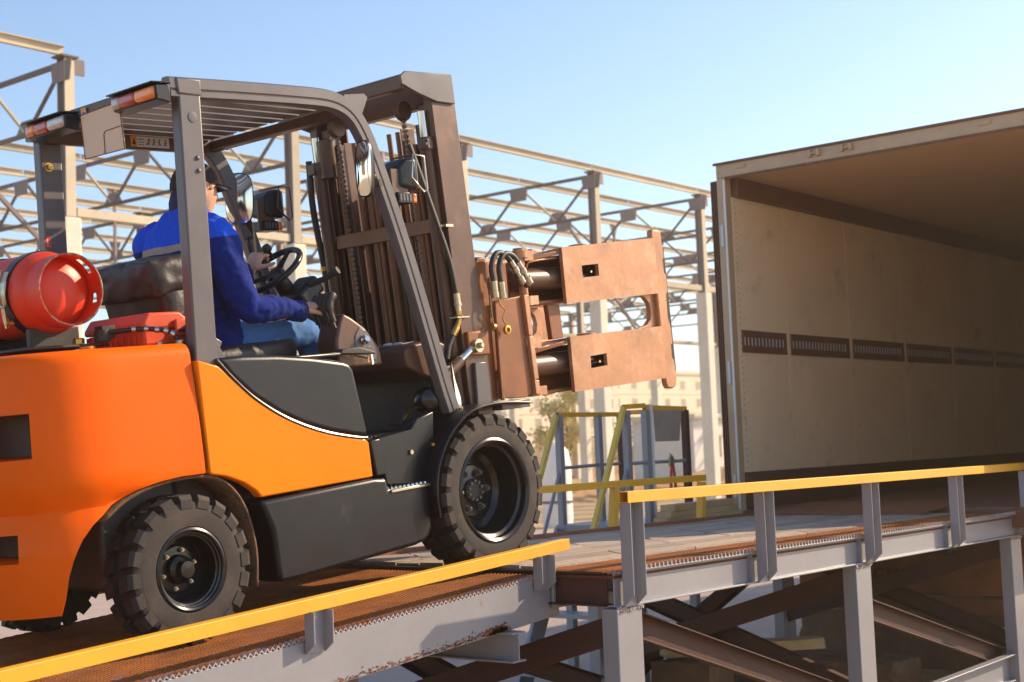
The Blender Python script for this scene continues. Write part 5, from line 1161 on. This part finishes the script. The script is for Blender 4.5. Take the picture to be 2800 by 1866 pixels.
def limb(pts, rs, k=6, flat=1.):
    P4 = spline([(*p, r) if False else (p[0], p[1], p[2]) for p, r in zip(pts, rs)], k); RR = [q[0] for q in spline([(r, 0, 0) for r in rs], k)]
    q0, q1 = nrm(P4[0]-P4[1]), nrm(P4[-1]-P4[-2])
    P5 = [P4[0]+q0*RR[0]*.8]+[P4[0]+q0*RR[0]*.5]+P4+[P4[-1]+q1*RR[-1]*.5]+[P4[-1]+q1*RR[-1]*.8]
    return MB().tube(P5, [RR[0]*.35, RR[0]*.8]+RR+[RR[-1]*.8, RR[-1]*.35], 16, flat=flat)
def loft(secs, n=28, e=2.4):
    vs = []; fs = []
    for cx, cy, z, hx, hy in secs:
        for j in range(n):
            a = 2*math.pi*j/n; vs.append((cx+math.copysign(abs(math.cos(a))**(2/e), math.cos(a))*hx, cy+math.copysign(abs(math.sin(a))**(2/e), math.sin(a))*hy, z))
    k = len(secs)
    for i in range(k-1):
        for j in range(n): fs.append((i*n+j, i*n+(j+1) % n, (i+1)*n+(j+1) % n, (i+1)*n+j))
    fs += [tuple(range(n))[::-1], tuple(range((k-1)*n, k*n))]
    return MB().add(vs, fs)
HC = V(-1.083, 0, 1.806)      # head centre
def head():
    nu, nv = 56, 40; vs = []; fs = []
    for j in range(nv+1):
        ph = math.pi*j/nv-math.pi/2
        for i in range(nu):
            th = 2*math.pi*i/nu; x, y, z = math.cos(ph)*math.cos(th), math.cos(ph)*math.sin(th), math.sin(ph)
            p = V(x*.100, y*.079, z*.128)
            if p[2] < -.01:
                t = min(1, (-.01-p[2])/.11); p[1] *= 1-.30*t; p[0] = p[0]*(1-.16*t)+.014*t
                if p[0] < 0: p[0] *= 1-.42*t
            if x > .2:
                g_ = lambda cy, cz, sy, sz: math.exp(-((p[1]-cy)/sy)**2-((p[2]-cz)/sz)**2)
                p[0] += .020*g_(0, -.028, .012, .018)+.010*g_(0, -.005, .010, .030)      # nose
                p[0] += .006*g_(0, .028, .05, .012)                                       # brow
                p[0] -= .010*(g_(.032, .004, .016, .012)+g_(-.032, .004, .016, .012))     # sockets
                p[0] += .007*g_(0, -.066, .022, .006)+.006*g_(0, -.076, .020, .005)       # lips
                p[0] += .010*g_(0, -.105, .025, .014)                                     # chin
                p[0] += .004*(g_(.045, -.03, .02, .02)+g_(-.045, -.03, .02, .02))         # cheeks
            vs.append(HC+p)
    for j in range(nv):
        for i in range(nu): fs.append((j*nu+i, j*nu+(i+1) % nu, (j+1)*nu+(i+1) % nu, (j+1)*nu+i))
    return MB().add(vs, fs)
def ear(s_):
    return MB().tube(spline([HC+V(-.012, s_*.078, -.036), HC+V(-.014, s_*.085, -.015), HC+V(-.020, s_*.089, .008), HC+V(-.016, s_*.087, .022), HC+V(.002, s_*.083, .018), HC+V(.004, s_*.079, -.002)], 4), .0085, 8)
def hand(wr, d, nb, curl, spread=.16, s_side=1, thumb=(.5, .9), tcurl=.5):
    """wr wrist, d towards the knuckles, nb back-of-hand normal; thumb leaves the side s_side"""
    wr, d = V(wr), nrm(d); nb = nrm(V(nb)-d*(V(nb)@d)); s = np.cross(d, nb)*s_side; out = []
    out.append(MB().tube([wr-d*.03, wr, wr+d*.035, wr+d*.075, wr+d*.088], [.024, .026, .036, .039, .030], 16, flat=.46, up=tuple(nb)))
    for i, (ln, off) in enumerate(((.070, .030), (.078, .010), (.073, -.010), (.058, -.028))):
        p = wr+d*(.080-.006*abs(i-1))+s*off; a = 0; pts = [p-d*.02, p]; dd = nrm(d+s*(.30-.2*i)*spread)
        for k, f in enumerate((.45, .31, .24)):
            a += curl[k]; v = dd*math.cos(a)-nb*math.sin(a); p = p+v*ln*f; pts.append(p)
        out.append(MB().tube(pts, [.0085, .0095, .0088, .008, .006], 10))
    p = wr+d*.018+s*.026; v = nrm(d*thumb[0]+s*thumb[1]-nb*.35); q1 = p+v*.036; v2 = nrm(v*math.cos(tcurl)+d*math.sin(tcurl)-nb*.25); q2 = q1+v2*.028; q3 = q2+nrm(v2+d*.3-nb*.2)*.022
    out.append(MB().tube([p-v*.012, p, q1, q2, q3], [.013, .014, .0115, .0100, .0075], 10))
    return out
RS, RE, RW = (-1.165, -.215, 1.580), (-1.095, -.300, 1.270), (-.815, -.285, 1.246)
LS, LE, LW = (-1.165, .232, 1.595), (-.955, .295, 1.40), (-.742, .130, 1.452)
body = [head(), ear(-1), ear(1), limb([(-1.12, 0, 1.60), (-1.105, 0, 1.68), (-1.095, 0, 1.74)], [.062, .055, .055]),
        loft([(-1.08, 0, 1.08, .10, .14), (-1.09, 0, 1.2, .10, .14), (-1.12, 0, 1.45, .10, .16), (-1.12, 0, 1.56, .07, .13), (-1.10, 0, 1.63, .05, .06)]),
        limb([RS, RE, RW], [.05, .042, .03]), limb([LS, LE, LW], [.05, .042, .03]),
        limb([(-1.06, -.10, 1.13), (-.64, -.13, 1.12), (-.56, -.12, .80)], [.07, .055, .04]), limb([(-1.06, .10, 1.13), (-.64, .13, 1.12), (-.50, .12, .80)], [.07, .055, .04]), limb([(-1.12, -.13, 1.56), (-1.12, .13, 1.56)], [.05, .05])]
body += hand((-.800, -.285, 1.250), (1, .02, .22), (-.15, -.25, 1), (.55, .9, .6), s_side=1, thumb=(.7, .8))
body += hand((-.722, .112, 1.466), (.45, -.10, .88), (-.85, -.35, .35), (.85, 1.0, .7), s_side=1, thumb=(.55, .85), tcurl=.25)
bm_ = fuse(body, 'body', 'skin', .0045, 3); bo = link('body', bm_, 'skin', drv)
def dbuild(mb, name, mat, **k):
    mb.v = [tuple(V(p)-OFF) for p in mb.v]; return mb.build(name, mat, drv, **k)
for s_ in (-1, 1): dbuild(MB().lathe([(.001, -.009), (.007, -.006), (.009, 0), (.007, .006), (.001, .009)], HC+V(.079, s_*.031, .004), (1, 0, 0), 12), 'eye', 'sticker_white', smooth=60)
# jacket: two-tone cloth with a pale reflective band on the back
jm = bpy.data.materials.new('jacket_cloth'); jm.use_nodes = True; t = jm.node_tree; N = t.nodes; Lk = t.links; b = N['Principled BSDF']
tc = N.new('ShaderNodeTexCoord'); sx = N.new('ShaderNodeSeparateXYZ'); Lk.new(tc.outputs['Object'], sx.inputs[0])
nz1 = N.new('ShaderNodeTexNoise'); nz1.inputs['Scale'].default_value = 14; Lk.new(tc.outputs['Object'], nz1.inputs['Vector'])
def mth(op, a, bv=None, c=None):
    n = N.new('ShaderNodeMath'); n.operation = op
    for i, q in enumerate((a, bv, c)):
        if q is None: continue
        if isinstance(q, (int, float)): n.inputs[i].default_value = q
        else: Lk.new(q, n.inputs[i])
    return n.outputs[0]
zw = mth('ADD', sx.outputs[2], mth('MULTIPLY', mth('SUBTRACT', nz1.outputs[0], .5), .010))
zw = mth('ADD', zw, mth('MULTIPLY', sx.outputs[0], -.10))
yoke = mth('GREATER_THAN', zw, .500); band = mth('MULTIPLY', mth('GREATER_THAN', zw, .470), mth('LESS_THAN', sx.outputs[0], -.10))
band = mth('MULTIPLY', band, mth('LESS_THAN', mth('ABSOLUTE', sx.outputs[1]), .185))
nz2 = N.new('ShaderNodeTexNoise'); nz2.inputs['Scale'].default_value = 9; nz2.inputs['Detail'].default_value = 5; Lk.new(tc.outputs['Object'], nz2.inputs['Vector'])
def cmix(f, A, Bc):
    x = N.new('ShaderNodeMix'); x.data_type = 'RGBA'; Lk.new(f, x.inputs[0])
    for k, q in ((6, A), (7, Bc)):
        if isinstance(q, tuple): x.inputs[k].default_value = (*q, 1)
        else: Lk.new(q, x.inputs[k])
    return x.outputs[2]
o_ = cmix(band, cmix(nz2.outputs[0], (.002, .009, .11), (.006, .028, .24)), (.36, .29, .25)); o_ = cmix(yoke, o_, (.010, .09, .75))
Lk.new(o_, b.inputs['Base Color']); b.inputs['Roughness'].default_value = .85; b.inputs['Specular IOR Level'].default_value = .15; b.inputs['Sheen Weight'].default_value = .03
bn = N.new('ShaderNodeTexNoise'); bn.inputs['Scale'].default_value = 16; bn.inputs['Detail'].default_value = 4; bn.inputs['Distortion'].default_value = 1.2; Lk.new(tc.outputs['Object'], bn.inputs['Vector'])
bp = N.new('ShaderNodeBump'); bp.inputs['Strength'].default_value = .10; bp.inputs['Distance'].default_value = .02; Lk.new(bn.outputs[0], bp.inputs['Height']); Lk.new(bp.outputs[0], b.inputs['Normal'])
MATS['jacket_cloth'] = jm
jk = [loft([(-1.09, 0, 1.085, .145, .185), (-1.09, 0, 1.13, .15, .19), (-1.10, 0, 1.22, .14, .18), (-1.13, 0, 1.34, .145, .195), (-1.16, 0, 1.46, .15, .215), (-1.168, 0, 1.55, .145, .215), (-1.168, 0, 1.62, .125, .19), (-1.158, 0, 1.675, .10, .135), (-1.145, 0, 1.72, .078, .088)]),
      limb([(-1.16, -.10, 1.61), RS, ((RS[0]+RE[0])/2-.005, -.262, 1.41), RE, ((RE[0]+RW[0])/2, -.302, 1.262), (RW[0]+.005, RW[1], RW[2])], [.07, .083, .075, .066, .056, .048]),
      limb([(-1.16, .10, 1.61), LS, ((LS[0]+LE[0])/2, .26, 1.48), LE, ((LE[0]+LW[0])/2, .22, 1.44), LW], [.07, .083, .074, .064, .054, .045])]
jme = fuse(jk, 'jacket', None, .007, 5, [(.075, .030)]); jo = link('jacket', jme, jm, drv)
for nm, W_, E_, rr in (('cuff', RW, RE, .047), ('cuff', LW, LE, .044)):
    d = nrm(V(W_)-V(E_)); dbuild(MB().lathe([(rr-.006, -.005), (rr, 0), (rr+.001, .035), (rr-.008, .042), (rr-.010, .0)], V(W_)-d*.012, d, 24, closed=True), nm, 'navy', smooth=50)
# collar stands up round the neck
n = 30; vs = []; fs = []
for k, (rx, ry, z, lean) in enumerate(((.078, .085, 1.648, 0), (.080, .084, 1.70, .004), (.074, .076, 1.742, .012), (.068, .070, 1.742, .012), (.068, .072, 1.70, .004), (.068, .075, 1.648, 0))):
    for j in range(n):
        a = R(40)+(2*math.pi-R(80))*j/(n-1); zz = z-(.050 if k in (2, 3) else .03 if k in (1, 4) else 0)*max(0, math.cos(a))**1.0*1.2
        vs.append((-1.132+math.cos(a)*rx+lean, math.sin(a)*ry, zz+.046-.012*math.cos(a)))
for k in range(6):
    for j in range(n-1): a = k*n+j; b_ = ((k+1) % 6)*n+j; fs.append((a, a+1, b_+1, b_))
dbuild(MB().add(vs, fs), 'collar', 'navy', smooth=50)
# jeans and shoes
tr_ = [loft([(-1.06, 0, 1.075, .13, .17), (-1.06, 0, 1.14, .14, .175), (-1.07, 0, 1.2, .12, .16)]),
       limb([(-1.02, -.10, 1.150), (-.84, -.125, 1.160), (-.655, -.135, 1.145), (-.60, -.13, 1.05), (-.575, -.125, .92), (-.555, -.12, .79)], [.095, .088, .074, .066, .060, .052]),
       limb([(-1.02, .10, 1.150), (-.84, .125, 1.160), (-.655, .135, 1.145), (-.585, .13, 1.05), (-.545, .125, .92), (-.50, .12, .79)], [.095, .088, .074, .066, .060, .052])]
tme = fuse(tr_, 'jeans', None, .008, 5, [(.05, .012)]); link('jeans', tme, 'denim', drv)
for s_, x in ((-1, -.55), (1, -.49)):
    dbuild(MB().prism([(x-.07, s_*.12-.045, .676), (x+.19, s_*.12-.045, .676), (x+.20, s_*.12-.045, .71), (x+.13, s_*.12-.045, .745), (x+.04, s_*.12-.045, .79), (x-.06, s_*.12-.045, .80), (x-.08, s_*.12-.045, .72)], (0, .09, 0)), 'shoe', 'shoe', bevel=.02, seg=3)
# cap
nu, nv = 40, 14; vs = []; fs = []
for j in range(nv+1):
    ph = (math.pi/2)*j/nv
    for i in range(nu):
        th = 2*math.pi*i/nu; x, y, z = math.cos(ph)*math.cos(th), math.cos(ph)*math.sin(th), math.sin(ph)
        p = V(x*.112-.004, y*.091, (z**.85)*.108+.022-.026*(x < 0)*abs(x)*math.cos(ph)); vs.append(HC+p)
for j in range(nv):
    for i in range(nu): fs.append((j*nu+i, j*nu+(i+1) % nu, (j+1)*nu+(i+1) % nu, (j+1)*nu+i))
cp = dbuild(MB().add(vs, fs), 'cap', 'cap_cloth', smooth=60); cp.modifiers.new('t', 'SOLIDIFY').thickness = .006
vs = []; fs = []; nb_ = 18
for r_, (ex, dz) in enumerate(((.0, 0), (.045, -.004), (.080, -.016))):
    for j in range(nb_+1):
        a = R(-62)+R(124)*j/nb_; c_, s2 = math.cos(a), math.sin(a)
        vs.append(HC+V((.104+ex*1.02)*c_ if r_ else .104*c_, (.088+ex*.12)*s2, .034+dz-.030*s2*s2-.006*(r_ > 0)*(1-s2*s2)))
for r_ in range(2):
    for j in range(nb_): a = r_*(nb_+1)+j; fs.append((a, a+1, a+nb_+2, a+nb_+1))
bo2 = MB().add([tuple(V(p)-OFF) for p in vs], fs).build('brim', 'cap_cloth', cp, smooth=60); bo2.modifiers.new('t', 'SOLIDIFY').thickness = .005
MB().lathe([(.006, 0), (.005, .004), (.001, .006)], HC+V(-.004, 0, .129)-OFF, (0, 0, 1), 10).build('cap_button', 'cap_cloth', cp, smooth=50)
# short hair below the cap
nu, nv = 40, 10; vs = []; fs = []; keep = []
for j in range(nv+1):
    ph = R(-34)+R(52)*j/nv
    for i in range(nu):
        th = 2*math.pi*i/nu; x, y, z = math.cos(ph)*math.cos(th), math.cos(ph)*math.sin(th), math.sin(ph)
        p = V(x*.105, y*.083, z*.122)
        if p[2] < -.01:
            t_ = min(1, (-.01-p[2])/.11); p[1] *= 1-.30*t_; p[0] = p[0]*(1-.16*t_)+.014*t_
            if p[0] < 0: p[0] *= 1-.40*t_
        vs.append(HC+p); keep.append(x)
for j in range(nv):
    for i in range(nu):
        a = j*nu+i; z = vs[a][2]-HC[2]; lim = .42 if z > -.012 else (-.12 if z > -.03 else -.38)
        if keep[a] < lim and keep[j*nu+(i+1) % nu] < lim: fs.append((a, j*nu+(i+1) % nu, (j+1)*nu+(i+1) % nu, (j+1)*nu+i))
hr = dbuild(MB().add(vs, fs), 'hair', 'hair', smooth=60); hr.modifiers.new('t', 'SOLIDIFY').thickness = .004
# ------------------------------------------------------------------ warm summer air over the whole site
hz = MB().bb(-40, 300, -40, 320, -1.0, 18.5).build('haze', 'dirt'); hz.data.materials.clear()
hm = bpy.data.materials.new('warm_air'); hm.use_nodes = True; t = hm.node_tree
for n in list(t.nodes): t.nodes.remove(n)
ho = t.nodes.new('ShaderNodeOutputMaterial'); pv = t.nodes.new('ShaderNodeVolumePrincipled')
pv.inputs['Color'].default_value = (1, .88, .68, 1); pv.inputs['Density'].default_value = .0021; pv.inputs['Anisotropy'].default_value = .65
t.links.new(pv.outputs[0], ho.inputs['Volume']); hz.data.materials.append(hm); tag(hz, kind='stuff')
